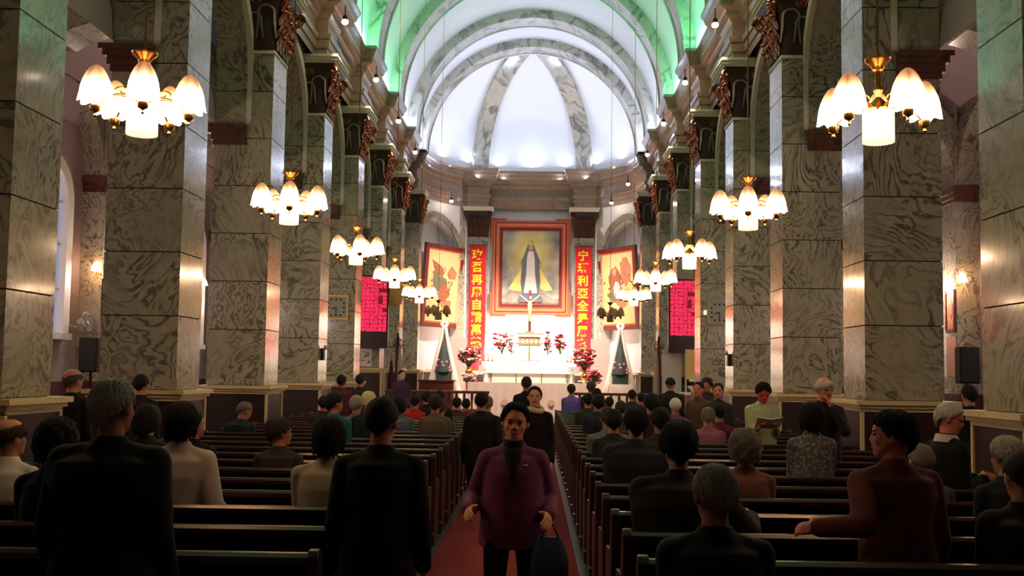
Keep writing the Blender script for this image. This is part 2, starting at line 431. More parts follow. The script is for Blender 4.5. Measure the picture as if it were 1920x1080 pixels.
def pillar(n, s):
    side = 'left' if s < 0 else 'right'
    y0, y1 = dn(n), dn(n) + PT
    zb = .33 if n >= 5 else 0; rl = RAIL + zb
    if n >= 0:
        lab = 'marble pillar, %s from the camera on the %s side of the nave' % (ORD[n], side)
    else: lab = 'marble pillar behind the camera on the %s side of the nave' % side if n == -2 else 'marble pillar beside the camera on the %s side of the nave' % side
    root = thing('marble_pillar', lab, 'pillar', (0, 0, 0), 0, 'marble pillars along the nave')
    root.location = (s * W, y0, zb)
    par = bpy.data.objects.new('pillar_holder', None)   # parts are modelled in room coordinates, then shifted
    sh = MB(); joints = [rl] + [z for z in (2.27 + .765 * k for k in range(6)) if z > rl + .2] + [CAPB]
    for a, b in zip(joints[:-1], joints[1:]):
        hi = min(b, SPR)
        if a < SPR - .1:
            xx = sorted((s * W, s * TO)); sh.box(xx[0], xx[1], y0, y1, a + .007, (hi if b > SPR else b) - .007)
        if b > SPR:
            xx = sorted((s * W, s * 4.48)); sh.box(xx[0], xx[1], y0, y1, max(a, SPR) + .001, b - .007)
    sh.mi = 1
    xx = sorted((s * (W + .016), s * (TO - .016))); sh.box(xx[0], xx[1], y0 + .016, y1 - .016, rl, SPR)
    xx = sorted((s * (W + .016), s * 4.46)); sh.box(xx[0], xx[1], y0 + .016, y1 - .016, SPR, CAPB)
    sh.build('shaft', ['marble_olive', 'joint'], root)
    nk = MB(); xx = sorted((s * (W - .015), s * 4.48)); nk.box(xx[0], xx[1], y0 - .015, y1 + .015, CAPB - .05, CAPB)
    nk.build('neck_band', 'plaster_cream', root)
    im = MB()
    for e, za, zc in ((.02, 5.22, 5.3), (.05, 5.3, 5.4), (.09, 5.4, 5.47), (.13, 5.47, 5.54)):
        xx = sorted((s * 4.46, s * (TO + e))); im.box(xx[0], xx[1], y0 - e, y1 + e, za, zc)
    im.build('impost', 'marble_red', root)
    capital(root, s, W, 4.46, y0, y1, CAPB, CAPT)
    plinth(root, s, W - .06, TO + .06, y0 - .06, y1 + .06, zb, rl)
    off = Matrix.Translation((-s * W, -y0, -zb))
    for c in children(root):
        c.data.transform(off)
        for g in children(c): g.data.transform(off)
    bpy.data.objects.remove(par)
for n in range(-1, 7):
    for s in (-1, 1): pillar(n, s)
# ------------------------------------------------------------------ side aisles
def aisle(s):
    side = 'left' if s < 0 else 'right'
    w = MB(); xi = 8.85
    xx = sorted((s * xi, s * 9.3)); w.box(xx[0], xx[1], YB, 38, 0, 9.0)
    # rear of each bay: end wall at the far end of the aisle
    xx = sorted((s * TO, s * 9.3)); w.box(xx[0], xx[1], 35.0, 35.3, 0, 9.0)
    struct(w.build('wall_aisle_' + side, 'plaster_lavender'))
    d = MB(); xx = sorted((s * (xi - .04), s * (xi + .02))); d.box(xx[0], xx[1], YB, 35, 0, 1.36)
    struct(d.build('baseboard_' + side, 'dado_red'))
    # pilasters and wall arches
    a = MB()
    for n in range(-1, 8):
        y0, y1 = dn(n), dn(n) + PT
        if n > 6: continue
        xx = sorted((s * XA, s * xi)); a.box(xx[0], xx[1], y0, y1, 1.36, 9)
        a.mi = 2; a.box(xx[0] - .02, xx[1] + .02, y0 - .02, y1 + .02, 0, 1.36); a.mi = 1
        for e, za, zc in ((.02, 5.12, 5.2), (.05, 5.2, 5.3), (.09, 5.3, 5.42)):
            xq = sorted((s * (XA - e), s * xi)); a.box(xq[0], xq[1], y0 - e, y1 + e, za, zc)
        a.mi = 0
        # wall arch towards the next pilaster
        yc = y1 + (BAY - PT) / 2; rr = (BAY - PT) / 2; K = 16
        for k in range(K):
            t0, t1 = PI * k / K, PI * (k + 1) / K
            P = lambda r, t: (yc - r * math.cos(t), 5.42 + r * math.sin(t))
            p, q = P(rr, t0), P(rr, t1); P2, Q2 = P(rr + .35, t0), P(rr + .35, t1)
            x0, x1 = s * (XA + .05), s * xi
            a.face([a.bm.verts.new(v) for v in ((x0, *p), (x0, *q), (x0, *Q2), (x0, *P2))])
            a.face([a.bm.verts.new(v) for v in ((x0, *p), (x0, *q), (x1, *q), (x1, *p))])
            a.face([a.bm.verts.new(v) for v in ((x0, *P2), (x0, *Q2), (x1, *Q2), (x1, *P2))])
        # transverse arch from the pillar to the pilaster
        xc = (TO + XA) / 2; rr = (XA - TO) / 2
        for k in range(K):
            t0, t1 = PI * k / K, PI * (k + 1) / K
            P = lambda r, t, y: (s * (xc - r * math.cos(t)), y, 5.54 + r * math.sin(t))
            for ya in (y0 + .03, y1 - .03):
                a.face([a.bm.verts.new(v) for v in (P(rr, t0, ya), P(rr, t1, ya), P(rr + .4, t1, ya), P(rr + .4, t0, ya))])
            a.face([a.bm.verts.new(v) for v in (P(rr, t0, y0 + .03), P(rr, t1, y0 + .03), P(rr, t1, y1 - .03), P(rr, t0, y1 - .03))])
    struct(a.build('trim_5' if s < 0 else 'trim_6', ['marble_olive', 'marble_red', 'dado_red']))
    # aisle vault
    c = MB(); xc = (TO + 9) / 2; rr = 9.0 - xc; K = 16
    c.quadgrid([[(s * (xc - rr * math.cos(PI * k / K)), y, 5.6 + 1.02 * rr * math.sin(PI * k / K)) for k in range(K + 1)] for y in (YB, 35.1)])
    struct(c.build('ceiling_aisle_' + side, 'plaster_lavender', smooth=60))
aisle(-1); aisle(1)
# ------------------------------------------------------------------ apse shell
AY = 35.0
def ap(s, r, ph): return (s * r * math.cos(ph), AY + r * math.sin(ph))
m = MB()
rows = []
for i in range(17):
    t = PI / 2 * i / 16
    rows.append([(4.02 * math.cos(t) * math.cos(PI * k / 40), AY + 4.02 * math.cos(t) * math.sin(PI * k / 40), ENT1 + 4.02 * math.sin(t)) for k in range(41)])
m.quadgrid(rows)
struct(m.build('ceiling_apse', 'plaster', smooth=60, weld=True))
# marble ribs of the half dome
for i, s in enumerate((-1, 1)):
    m = MB(); ph = R(59.5); rows = []
    for k in range(25):
        t = R(-2) + R(86) * k / 24
        hw = .33
        c = Vector((s * math.cos(ph) * math.cos(t), math.sin(ph) * math.cos(t), math.sin(t))); tg = Vector((-s * math.sin(ph), math.cos(ph), 0))
        tan = tg * hw
        rr = [(4.05, -1), (3.86, -1), (3.86, 1), (4.05, 1)]
        rows.append([Vector((0, AY, ENT1)) + c * r + tan * w for r, w in rr])
    m.quadgrid(rows, close_u=True)
    struct(m.build('trim_%d' % (21 + i), 'marble_grey', smooth=40))
# curved side walls with arched niches
PH0, PH1, PHC, UH = R(4), R(53), R(28.5), R(19)
for s in (-1, 1):
    m = MB(); RI, RN = 4.0, 4.5; N = 40; zs, ra = 5.85, 1.42
    def top(ph):
        d = (ph - PHC) / UH
        return zs + ra * math.sqrt(max(0, 1 - d * d)) if abs(d) < 1 else None
    ph_in = [PHC + UH * math.cos(PI * (1 - k / 28)) for k in range(29)]
    phs = [PH0 + (PHC - UH - PH0) * k / 4 for k in range(4)] + ph_in + [PHC + UH + (PH1 - PHC - UH) * k / 4 for k in range(1, 5)]
    for a, b in zip(phs[:-1], phs[1:]):
        mid = (a + b) / 2
        if abs(mid - PHC) < UH:
            za, zb = top(a) or zs, top(b) or zs
            m.mi = 0; m.face([m.bm.verts.new((*ap(s, RI, p), z)) for p, z in ((a, za), (b, zb), (b, 8), (a, 8))])
            m.face([m.bm.verts.new(v) for v in ((*ap(s, RI, a), za), (*ap(s, RI, b), zb), (*ap(s, RN, b), zb), (*ap(s, RN, a), za))])
            m.face([m.bm.verts.new((*ap(s, RN, p), z)) for p, z in ((a, .3), (b, .3), (b, zb), (a, za))])
            # archivolt
            f = 1.17
            A2 = PHC + (a - PHC) * f, PHC + (b - PHC) * f
            z2a, z2b = zs + (za - zs) * f, zs + (zb - zs) * f
            m.mi = 1; m.face([m.bm.verts.new(v) for v in ((*ap(s, RI - .05, a), za), (*ap(s, RI - .05, b), zb), (*ap(s, RI - .05, A2[1]), z2b), (*ap(s, RI - .05, A2[0]), z2a))])
            m.face([m.bm.verts.new(v) for v in ((*ap(s, RI - .05, a), za), (*ap(s, RI - .05, b), zb), (*ap(s, RI + .03, b), zb), (*ap(s, RI + .03, a), za))])
        else:
            m.mi = 1 if abs(mid - PHC) < UH * 1.2 else 0
            m.face([m.bm.verts.new((*ap(s, RI, p), z)) for p, z in ((a, .3), (b, .3), (b, 8), (a, 8))])
    for p in (PHC - UH, PHC + UH):
        m.mi = 0; m.face([m.bm.verts.new(v) for v in ((*ap(s, RI, p), .3), (*ap(s, RI, p), zs), (*ap(s, RN, p), zs), (*ap(s, RN, p), .3))])
    struct(m.build('wall_apse_left' if s < 0 else 'wall_apse_right', ['plaster', 'marble_olive'], weld=True))
    # dado in the niche: dark panels between cream posts under a cream rail
    d = MB(); ph = [PHC - UH + 2 * UH * k / 6 for k in range(7)]
    for k in range(6):
        d.mi = 0; d.face([d.bm.verts.new((*ap(s, RN - .07, p), z)) for p, z in ((ph[k], .33), (ph[k + 1], .33), (ph[k + 1], 1.62), (ph[k], 1.62))])
    d.mi = 1
    d.quadgrid([[(*ap(s, r, p), z) for r, z in ((RN - .01, 1.62), (RN - .13, 1.62), (RN - .13, 1.7), (RN - .01, 1.7))] for p in ph], close_u=True)
    for p in ph:
        x, y = ap(s, RN - .08, p); d.box(x - .025, x + .025, y - .025, y + .025, .33, 1.64)
    struct(d.build('baseboard_apse_left' if s < 0 else 'baseboard_apse_right', ['plinth_panel', 'cream_trim']))
m = MB(); m.box(-2.6, 2.6, 38.72, 39.2, 0, 8); struct(m.build('wall_apse', 'plaster'))
# apse entablature
pts = []
for k in range(0, 15): pts.append(ap(1, 3.98, R(2) + R(47) * k / 14))
pts += [(2.42, 38.02), (2.42, 37.94), (1.62, 37.94), (1.62, 38.5)]
full = [(4.0, 34.9)] + pts + [(-x, y) for x, y in reversed(pts)] + [(-4.0, 34.9)]
m = MB(); sweep_plan(m, full, [(o * .9, z) for o, z in EPROF]); struct(m.build('trim_7', 'marble_brown'))
# pillars at the opening of the apse and flanking the altar picture
def pil(s, x0, x1, y0, y1, lab, back):
    root = thing('marble_pilaster', lab, 'pilaster', (s * x0, y0, .33), 0, 'marble pilasters of the apse')
    sh = MB(); js = [.33 + 1.39] + [2.27 + .765 * k for k in range(6)] + [CAPB]
    for a, b in zip(js[:-1], js[1:]):
        xx = sorted((s * x0, s * x1)); sh.box(xx[0], xx[1], y0, y1, a + .003, b - .003)
    sh.build('shaft', 'marble_olive', root)
    capital(root, s, x0, x1, y0, y1, CAPB, CAPT, flare=.14)
    plinth(root, s, x0 - .04, x1 + .04, y0 - .04, y1, .33, 1.7)
    off = Matrix.Translation((-s * x0, -y0, -.33))
    for c in children(root):
        c.data.transform(off)
        for g in children(c): g.data.transform(off)
for s in (-1, 1):
    sd = 'left' if s < 0 else 'right'
    pil(s, 3.82, 4.4, 34.6, 35.25, 'marble pilaster where the nave meets the apse on the %s' % sd, 0)
mat('bronze_old', (84, 54, 42), .34, metal=.6, vary=.4, vscale=10)
def pil_front(s):      # faces the nave, carries the red banner
    sd = 'left' if s < 0 else 'right'
    root = thing('marble_pilaster', 'marble pilaster behind the red banner to the %s of the altar picture' % sd, 'pilaster', (s * 2.02, 38.15, .33), 0, 'marble pilasters of the apse')
    sh = MB(); sh.box(-.38, .38, 0, .55, 1.37, CAPB - .33); sh.build('shaft', 'marble_olive', root)
    b = MB(); K = 6; ring = []
    for k in range(K + 1):
        v = k / K; f = .15 * (.15 * v + .85 * v ** 3); z = CAPB - .33 + (CAPT - CAPB) * v
        ring.append([(-.38 - f, -f, z), (.38 + f, -f, z), (.38 + f, .55, z), (-.38 - f, .55, z)])
    g = b.quadgrid(ring, close_u=True); b.face(g[0]); b.face(g[-1])
    cap = b.build('capital', 'bronze_dark', root)
    l = MB(); z0 = CAPB - .33; h = CAPT - CAPB
    for i in range(4): leaf(l, (-.38 + .76 * (i + .5) / 4, -.005, z0 + .03), (0, -1, 0), (1, 0, 0), h * .42, .19, .1)
    for i in range(3): leaf(l, (-.38 + .76 * (i + 1) / 4, -.01, z0 + h * .32), (0, -1, 0), (1, 0, 0), h * .46, .2, .13)
    l.build('leaves', 'bronze_old', cap, smooth=60)
    v = MB()
    for q in (-1, 1): volute(v, (q * .42, -.12, z0 + h - .17), (0, 1, 0), Vector((q, -.4, 0)).normalized(), .11, .028)
    v.build('volutes', 'bronze_old', cap, smooth=60)
    a = MB()
    for e, za, zb in ((0, 0, .05), (.03, .05, .11), (.05, .11, .16)):
        a.box(-.53 - e, .53 + e, -.16 - e, .5, z0 + h + za, z0 + h + zb)
    a.build('abacus', 'plaster_cream', root)
    plinth(root, 1, -.42, .42, -.05, .5, 0, 1.37)
pil_front(-1); pil_front(1)
# ------------------------------------------------------------------ platform and steps
m = MB(); m.box(-4.1, 4.1, 26.9, 39, 0, .33); m.box(-4.1, 4.1, 26.5, 26.9, 0, .165); struct(m.build('floor_sanctuary', 'floor_tile'))
m = MB(); m.box(-2.3, 2.3, 35.0, 38.7, .33, .9)
m.box(-2.3, 2.3, 34.6, 35.0, .33, .62); struct(m.build('floor_altar', 'white_paint'))
# ------------------------------------------------------------------ picture over the altar
def cloudmat(name, stops, scale):
    m, nt, b = newmat(name); N = nt.nodes.new; L = nt.links.new
    tc = N('ShaderNodeTexCoord'); n = N('ShaderNodeTexNoise'); n.inputs['Scale'].default_value = scale; n.inputs['Detail'].default_value = 5
    L(tc.outputs['Object'], n.inputs['Vector'])
    r = N('ShaderNodeValToRGB'); el = r.color_ramp.elements
    el[0].position, el[0].color = stops[0][0], srgb(*stops[0][1]); el[1].position, el[1].color = stops[-1][0], srgb(*stops[-1][1])
    for p, c in stops[1:-1]: e = el.new(p); e.color = srgb(*c)
    L(n.outputs['Fac'], r.inputs[0]); L(r.outputs[0], b.inputs['Base Color']); b.inputs['Roughness'].default_value = .6
def glowcloud(name):
    cloudmat(name, [(.3, (96, 98, 98)), (.5, (146, 146, 138)), (.7, (196, 190, 172))], 1.6)
    m = MATS[name]; nt = m.node_tree; N = nt.nodes.new; L = nt.links.new; b = nt.nodes['Principled BSDF']
    src = b.inputs['Base Color'].links[0].from_socket
    tc = N('ShaderNodeTexCoord'); mp = N('ShaderNodeMapping'); mp.inputs['Location'].default_value = (0, 0, -.45); mp.inputs['Scale'].default_value = (.95, 0, .8); L(tc.outputs['Object'], mp.inputs[0])
    g = N('ShaderNodeTexGradient'); g.gradient_type = 'SPHERICAL'; L(mp.outputs[0], g.inputs[0])
    mx = N('ShaderNodeMix'); mx.data_type = 'RGBA'; L(g.outputs['Fac'], mx.inputs[0]); L(src, mx.inputs[6]); mx.inputs[7].default_value = srgb(240, 224, 120); L(mx.outputs[2], b.inputs['Base Color'])
glowcloud('paint_cloud')
cloudmat('paint_glow', [(.3, (196, 178, 92)), (.7, (226, 212, 140))], 2)
cloudmat('paint_cloud_low', [(.3, (120, 114, 104)), (.7, (170, 160, 146))], 2.5)
mat('paint_robe', (226, 220, 216), .6, vary=.12, vscale=9)
mat('paint_mantle', (98, 108, 126), .6, vary=.2, vscale=9)
mat('paint_skin', (196, 150, 122), .6)
mat('paint_ray', (232, 212, 128), .6)
mat('paint_tan', (226, 190, 130), .6, vary=.1, vscale=2)
mat('paint_brown', (150, 92, 60), .6, vary=.3, vscale=10)
mat('paint_green', (112, 108, 80), .6, vary=.3, vscale=14)
mat('paint_rust', (172, 116, 84), .6, vary=.2, vscale=8)
def flat(mb, pts, y, mi, th=.004):      # polygon of paint lying on a canvas that faces -y
    mb.mi = mi; mb.prism([(p[0], p[1]) for p in pts], 1, y - th, y)
def blob(cx, cz, rx, rz, n=20, j=0, sd=0):
    rnd = random.Random(sd)
    return [(cx + rx * math.cos(2 * PI * k / n) * (1 + j * rnd.uniform(-1, 1)), cz + rz * math.sin(2 * PI * k / n) * (1 + j * rnd.uniform(-1, 1))) for k in range(n)]
def mirror(pts): return pts + [(-x, z) for x, z in reversed(pts)]
def step_frame(mb, w, h, cut, step, y0, y1):
    """picture frame ring with stepped (notched) outer corners; returns nothing"""
    pass
def ring(mb, w0, h0, w1, h1, y0, y1, mi):
    mb.mi = mi
    for a in ((-w1, w1, h0, h1), (-w1, w1, -h1, -h0), (-w1, -w0, -h0, h0), (w0, w1, -h0, h0)):
        mb.box(a[0], a[1], y0, y1, a[2], a[3])
root = thing('altar_picture', 'large altar picture of a standing robed figure in a stepped terracotta frame', 'picture', (0, 38.55, 5.66))
f = MB()
ring(f, 1.36, 1.72, 1.44, 1.80, -.05, .12, 0)
ring(f, 1.32, 1.68, 1.36, 1.72, -.07, .12, 1)
ring(f, 1.20, 1.54, 1.32, 1.68, -.09, .12, 0)
ring(f, 1.16, 1.50, 1.20, 1.54, -.07, .12, 1)
ring(f, 1.10, 1.42, 1.16, 1.50, -.05, .12, 2)
f.mi = 0
for sx in (-1, 1):
    for sz in (-1, 1):
        xx = sorted((sx * .95, sx * 1.54)); zz = sorted((sz * 1.80, sz * 1.88)); f.box(xx[0], xx[1], -.05, .12, zz[0], zz[1])
        xx = sorted((sx * 1.44, sx * 1.54)); zz = sorted((sz * .95, sz * 1.80)); f.box(xx[0], xx[1], -.05, .12, zz[0], zz[1])
f.mi = 1
for k in range(30):
    z = -1.42 + 2.84 * (k + .5) / 30
    for sx in (-1, 1):
        xx = sorted((sx * 1.08, sx * 1.12)); f.box(xx[0], xx[1], -.06, .1, z - .018, z + .018)
for k in range(24):
    x = -1.1 + 2.2 * (k + .5) / 24
    for z in (-1.42, 1.42): f.box(x - .018, x + .018, -.06, .1, z - .02, z + .02)
f.mi = 3
for a, b_, y in ((1.385, 1.745, -.056), (1.29, 1.65, -.096), (1.24, 1.60, -.096)): ring(f, a, b_, a + .018, b_ + .018, y, -.04, 3)
f.build('frame', ['terracotta', 'frame_red', 'frame_dark', 'frame_line'], root)
c = MB(); c.mi = 0; c.box(-1.12, 1.12, .0, .1, -1.44, 1.44)
for sx in (-1, 1):
    flat(c, [(sx * .2, .0), (sx * .28, .1), (sx * .85, -.85), (sx * .3, -.95)], -.002, 6, .002)
for k in range(14):
    flat(c, blob(random.uniform(-1, 1), -1.1 + random.uniform(-.22, .22), random.uniform(.18, .36), random.uniform(.08, .16), 16, .1, k), -.004 - .0004 * k, 2, .002)
flat(c, [(-.33, -.98), (-.38, -.55), (-.34, -.1), (-.36, .18), (-.24, .5), (-.12, .82), (0, .92), (.12, .82), (.24, .5), (.36, .18), (.34, -.1), (.38, -.55), (.33, -.98)], -.011, 4, .003)
flat(c, [(-.26, -.98), (-.17, -.3), (-.15, .3), (-.1, .62), (.1, .62), (.15, .3), (.17, -.3), (.26, -.98)], -.014, 3, .004)
flat(c, blob(0, .76, .085, .115, 18), -.018, 5, .003)
flat(c, [(-.09, .86), (-.1, .98), (-.05, .93), (0, 1.02), (.05, .93), (.1, .98), (.09, .86)], -.018, 1, .004)
for sx in (-1, 1): flat(c, blob(sx * .36, .12, .05, .05, 12), -.016, 5, .003)
flat(c, [(-.5, -1.3), (-.4, -1.02), (-.2, -.95), (.2, -.95), (.4, -1.02), (.5, -1.3)], -.010, 4, .002)
c.build('canvas', ['paint_cloud', 'paint_glow', 'paint_cloud_low', 'paint_robe', 'paint_mantle', 'paint_skin', 'paint_ray'], root)
# pictures in the side niches (tilted forward)
def niche_picture(s):
    sd = 'left' if s < 0 else 'right'
    p0, p1 = Vector((s * 3.86, 36.25, 0)), Vector((s * 2.62, 38.2, 0))
    cpt = (p0 + p1) / 2; d = (p1 - p0); wd = d.length
    root = thing('niche_picture', 'tall framed picture of winged figures hanging in the %s apse niche' % sd, 'picture', (cpt.x, cpt.y, 4.78))
    ang = math.atan2(d.y, d.x) if s < 0 else math.atan2(-d.y, -d.x)
    root.rotation_euler = (R(4), 0, ang)
    w, h = wd / 2, 1.52
    f = MB(); ring(f, w - .16, h - .16, w, h, -.06, .06, 0); ring(f, w - .22, h - .22, w - .16, h - .16, -.035, .06, 1); f.build('frame', ['frame_dark', 'terracotta'], root)
    c = MB(); c.mi = 0; c.box(-w + .2, w - .2, -.02, .05, -h + .2, h - .2)
    if s < 0:
        flat(c, [(-.75, .95), (-.2, .75), (.1, .55), (-.1, .35), (-.5, .45)], -.02, 1)
        flat(c, [(.2, .5), (.45, .8), (.8, .55), (.7, .3), (.35, .3)], -.02, 2)
        flat(c, blob(.05, .62, .1, .12, 12), -.026, 4)
        flat(c, blob(-.2, .05, .42, .3, 16, .2, 5), -.022, 3)
        flat(c, blob(.1, -.25, .3, .3, 16, .25, 6), -.024, 1)
        flat(c, blob(-.45, .25, .2, .35, 14, .2, 8), -.023, 3)
        flat(c, blob(.2, -.62, .35, .16, 14, .3, 9), -.022, 2)
    else:
        flat(c, blob(-.15, .25, .36, .55, 18, .15, 11), -.02, 1)
        flat(c, blob(-.15, .62, .12, .14, 12), -.026, 4)
        flat(c, blob(.5, .6, .35, .5, 16, .2, 12), -.022, 2)
        flat(c, blob(-.3, -.25, .3, .22, 14, .25, 13), -.024, 3)
        flat(c, blob(.25, -.45, .42, .25, 14, .25, 14), -.022, 2)
        flat(c, blob(-.05, -.05, .2, .3, 14, .1, 15), -.025, 5)
    for k in range(26):
        flat(c, blob(random.gauss(0, .35), random.gauss(-.05, .4), .05, .05, 8, .3, k + 40), -.026 - k * .0003, random.choice((1, 2, 3, 3)), .003)
    c.build('canvas', ['paint_tan', 'paint_brown', 'paint_rust', 'paint_green', 'paint_skin', 'paint_robe'], root)
    cords = MB()
    cords.tube([(-w * .4, 0, h), (-w * .4, .1, h + .9)], .008, 6); cords.tube([(w * .4, 0, h), (w * .4, .1, h + .9)], .008, 6)
    cords.build('hanging_cord', 'dark_metal', root)
niche_picture(-1); niche_picture(1)
# red couplet banners
def banner(s, text):
    sd = 'left' if s < 0 else 'right'
    root = thing('couplet_banner', 'tall red banner with a column of golden characters to the %s of the altar picture' % sd, 'banner', (s * 2.0, 38.11, 1.735), 0, 'red couplet banners')
    b = MB(); b.box(-.31, .31, -.012, .02, 0, 4.7); b.build('cloth', 'banner_red', root)
    
    for z in (0, 4.7): r = MB(); r.tube([(-.36, 0, z), (.36, 0, z)], .025, 8); r.build('rod', 'frame_dark', root)
    n = len(text); top = 4.32; st = .475
    for k, ch in enumerate(text):
        cu = bpy.data.curves.new('lettering', 'FONT'); cu.body = ch; cu.size = .42; cu.align_x = 'CENTER'; cu.align_y = 'CENTER'; cu.extrude = .004; cu.offset = .011
        to = bpy.data.objects.new('t', cu); COL.objects.link(to)
        me = bpy.data.meshes.new_from_object(to.evaluated_get(bpy.context.evaluated_depsgraph_get())); bpy.data.objects.remove(to)
        me.materials.clear(); me.materials.append(MATS['banner_gold'])
        o = bpy.data.objects.new('character', me); COL.objects.link(o); o.parent = root
        o.location = (-.02, -.02, top - st * k); o.rotation_euler = (PI / 2, 0, 0)
banner(-1, '玫吾再周自精萬義人'); banner(1, '宁瑪利亞全是属玄')
# ------------------------------------------------------------------ altars
mat('cloth_pattern', (232, 206, 198), .8, vary=.06, vscale=30)
mat('altar_panel', (246, 230, 210), .5, vary=.08, vscale=3)
root = thing('high_altar', 'white high altar with gold banded front below the tabernacle', 'altar', (0, 36.1, .9))
m = MB(); m.box(-1.62, 1.62, -.02, .75, 0, .9); m.build('body', 'white_paint', root)
m = MB(); m.box(-1.3, 1.3, -.05, .0, .3, .78); m.build('front_panel', 'altar_panel', root)
m = MB(); m.box(-1.42, 1.42, -.07, -.02, .24, .29); m.box(-1.42, 1.42, -.07, -.02, .79, .83)
for x in (-1.36, -.45, .45, 1.36): m.box(x - .02, x + .02, -.065, -.02, .29, .79)
m.build('gold_band', 'gold', root)
m = MB(); m.box(-1.78, 1.78, -.14, .8, .9, .985); m.build('table_slab', 'white_paint', root, bevel=.015)
for x in (-1.52, 1.52):
    m = MB(); m.lathe([(.1, 0), (.1, .08), (.07, .1), (.065, .5), (.06, .78), (.1, .84), (.1, .9)], (x, -.08, 0), 16); m.build('column', 'white_paint', root, smooth=40)
m = MB(); m.box(-1.78, 1.78, -.16, -.13, .72, .985); m.build('altar_cloth', 'white_cloth', root)
m = MB(); m.box(-1.7, 1.7, .42, .8, .985, 1.14); m.build('shelf', 'white_paint', root)
# tabernacle
root = thing('tabernacle', 'white and gold tabernacle with double doors in the middle of the high altar', 'tabernacle', (0, 36.63, 2.042))
m = MB(); m.box(-.40, .40, -.05, .35, 0, .98); m.build('body', 'white_paint', root)
m = MB(); m.box(-.5, .5, -.12, .4, .62, .69); m.box(-.48, .48, -.1, .4, .98, 1.04); m.box(-.44, .44, -.12, .38, .9, .98); m.build('cornice', 'altar_panel', root)
m = MB(); m.box(-.51, .51, -.13, .4, .645, .665); m.box(-.49, .49, -.11, .4, 1.0, 1.02); m.box(-.41, .41, -.055, .0, .84, .86); m.build('gilt_line', 'terracotta', root)
for s in (-1, 1):
    xx = sorted((s * .02, s * .36)); m = MB(); m.box(xx[0], xx[1], -.075, -.05, .05, .58); d = m.build('door', 'altar_panel', root)
    m = MB(); m.ellipsoid((s * .05, -.09, .32), (.014, .014, .03), 8, 5); m.build('knob', 'gold', d)
m = MB(); m.box(-.012, .012, -.085, -.05, .04, .62); m.build('gold_strip', 'gold', root)
for k in range(5):
    m = MB(); x = -.32 + .16 * k; m.lathe([(.06, .7), (.03, .76), (.02, .82), (.045, .88)], (x, -.09, 0), 10); m.build('ornament', 'gold', root, smooth=50)
# crucifix
root = thing('crucifix', 'tall crucifix with a pale figure standing on top of the tabernacle', 'crucifix', (0, 36.7, 3.085))
m = MB(); m.box(-.05, .05, -.02, .03, .0, 1.55); m.box(-.42, .42, -.02, .03, 1.06, 1.13); m.build('cross', 'frame_dark', root)
m = MB(); m.box(-.16, .16, -.1, .1, 0, .06); m.build('foot', 'gold', root)
m = MB()
m.loft([((0, -.05, .42), (1, 0, 0), (0, 1, 0), .03, .03), ((0, -.06, .7), (1, 0, 0), (0, 1, 0), .05, .05), ((0, -.07, .9), (1, 0, 0), (0, 1, 0), .075, .055), ((0, -.07, 1.05), (1, 0, 0), (0, 1, 0), .09, .06), ((0, -.07, 1.18), (1, 0, 0), (0, 1, 0), .04, .04)], 12)
m.ellipsoid((.02, -.08, 1.27), (.05, .055, .07), 12, 8)
for s in (-1, 1): m.tube([(s * .07, -.07, 1.13), (s * .22, -.06, 1.26), (s * .36, -.05, 1.38)], [.03, .024, .02], 8)
m.build('figure', 'cream_trim', root, smooth=60)
# ------------------------------------------------------------------ flowers
mat('leaf_green', (58, 84, 46), .6, vary=.3)
mat('flower_red', (196, 28, 44), .6, vary=.2); mat('flower_pink', (226, 132, 150), .6, vary=.2); mat('flower_white', (240, 228, 214), .6)
mat('flower_crimson', (130, 24, 44), .6, vary=.2)
def petals(mb, c, r, rnd):
    for k in range(6):
        a = 2 * PI * k / 6 + rnd.random(); e = rnd.uniform(.2, 1)
        d = Vector((math.cos(a) * math.cos(e), math.sin(a) * math.cos(e), math.sin(e)))
        mb.ellipsoid(Vector(c) + d * r * .5, (r * .5, r * .42, r * .3), 6, 4, d.to_track_quat('X', 'Z').to_matrix())
def bouquet(lab, loc, w, h, n, mats, seed, vase='white_paint', vr=.09, vh=.26, group='flower arrangements around the altar', tall=False):
    rnd = random.Random(seed)
    root = thing('flower_bouquet', lab, 'flowers', loc, 0, group)
    m = MB(); m.lathe([(vr * .6, 0), (vr * .7, .02), (vr, vh * .4), (vr * .9, vh * .7), (vr * .55, vh * .85), (vr * .75, vh)], (0, 0, 0), 16); m.build('vase', vase, root, smooth=50)
    st = MB(); bl = MB(); 
    for k in range(n):
        a = rnd.uniform(0, 2 * PI); q = math.sqrt(rnd.random())
        x = w * q * math.cos(a); y = .6 * w * q * math.sin(a)
        z = vh + (h - vh) * (rnd.uniform(.35, 1) if not tall else rnd.uniform(.2, 1) * (1 - .6 * abs(x) / w))
        st.tube([(0, 0, vh * .9), (x * .4, y * .4, vh + (z - vh) * .55), (x, y, z)], .006, 5)
        lx = Vector((x * .6, y * .6, vh + (z - vh) * .6)); dd = Vector((math.cos(a), math.sin(a), .6)).normalized()
        st.ellipsoid(lx + dd * .06, (.08, .028, .01), 6, 4, dd.to_track_quat('X', 'Z').to_matrix())
        bl.mi = rnd.randrange(len(mats)); petals(bl, (x, y, z), rnd.uniform(.065, .11), rnd)
    st.build('foliage', 'leaf_green', root); bl.build('blossoms', mats, root, smooth=60)
bouquet('vase of bright red flowers on the altar shelf left of the tabernacle', (-.98, 36.75, 2.04), .3, 1.0, 26, ['flower_red', 'flower_red', 'flower_pink'], 1)
bouquet('tall vase of pale gladioli just left of the tabernacle', (-.66, 36.68, 2.04), .08, 1.05, 22, ['flower_white', 'flower_pink'], 2, tall=True)
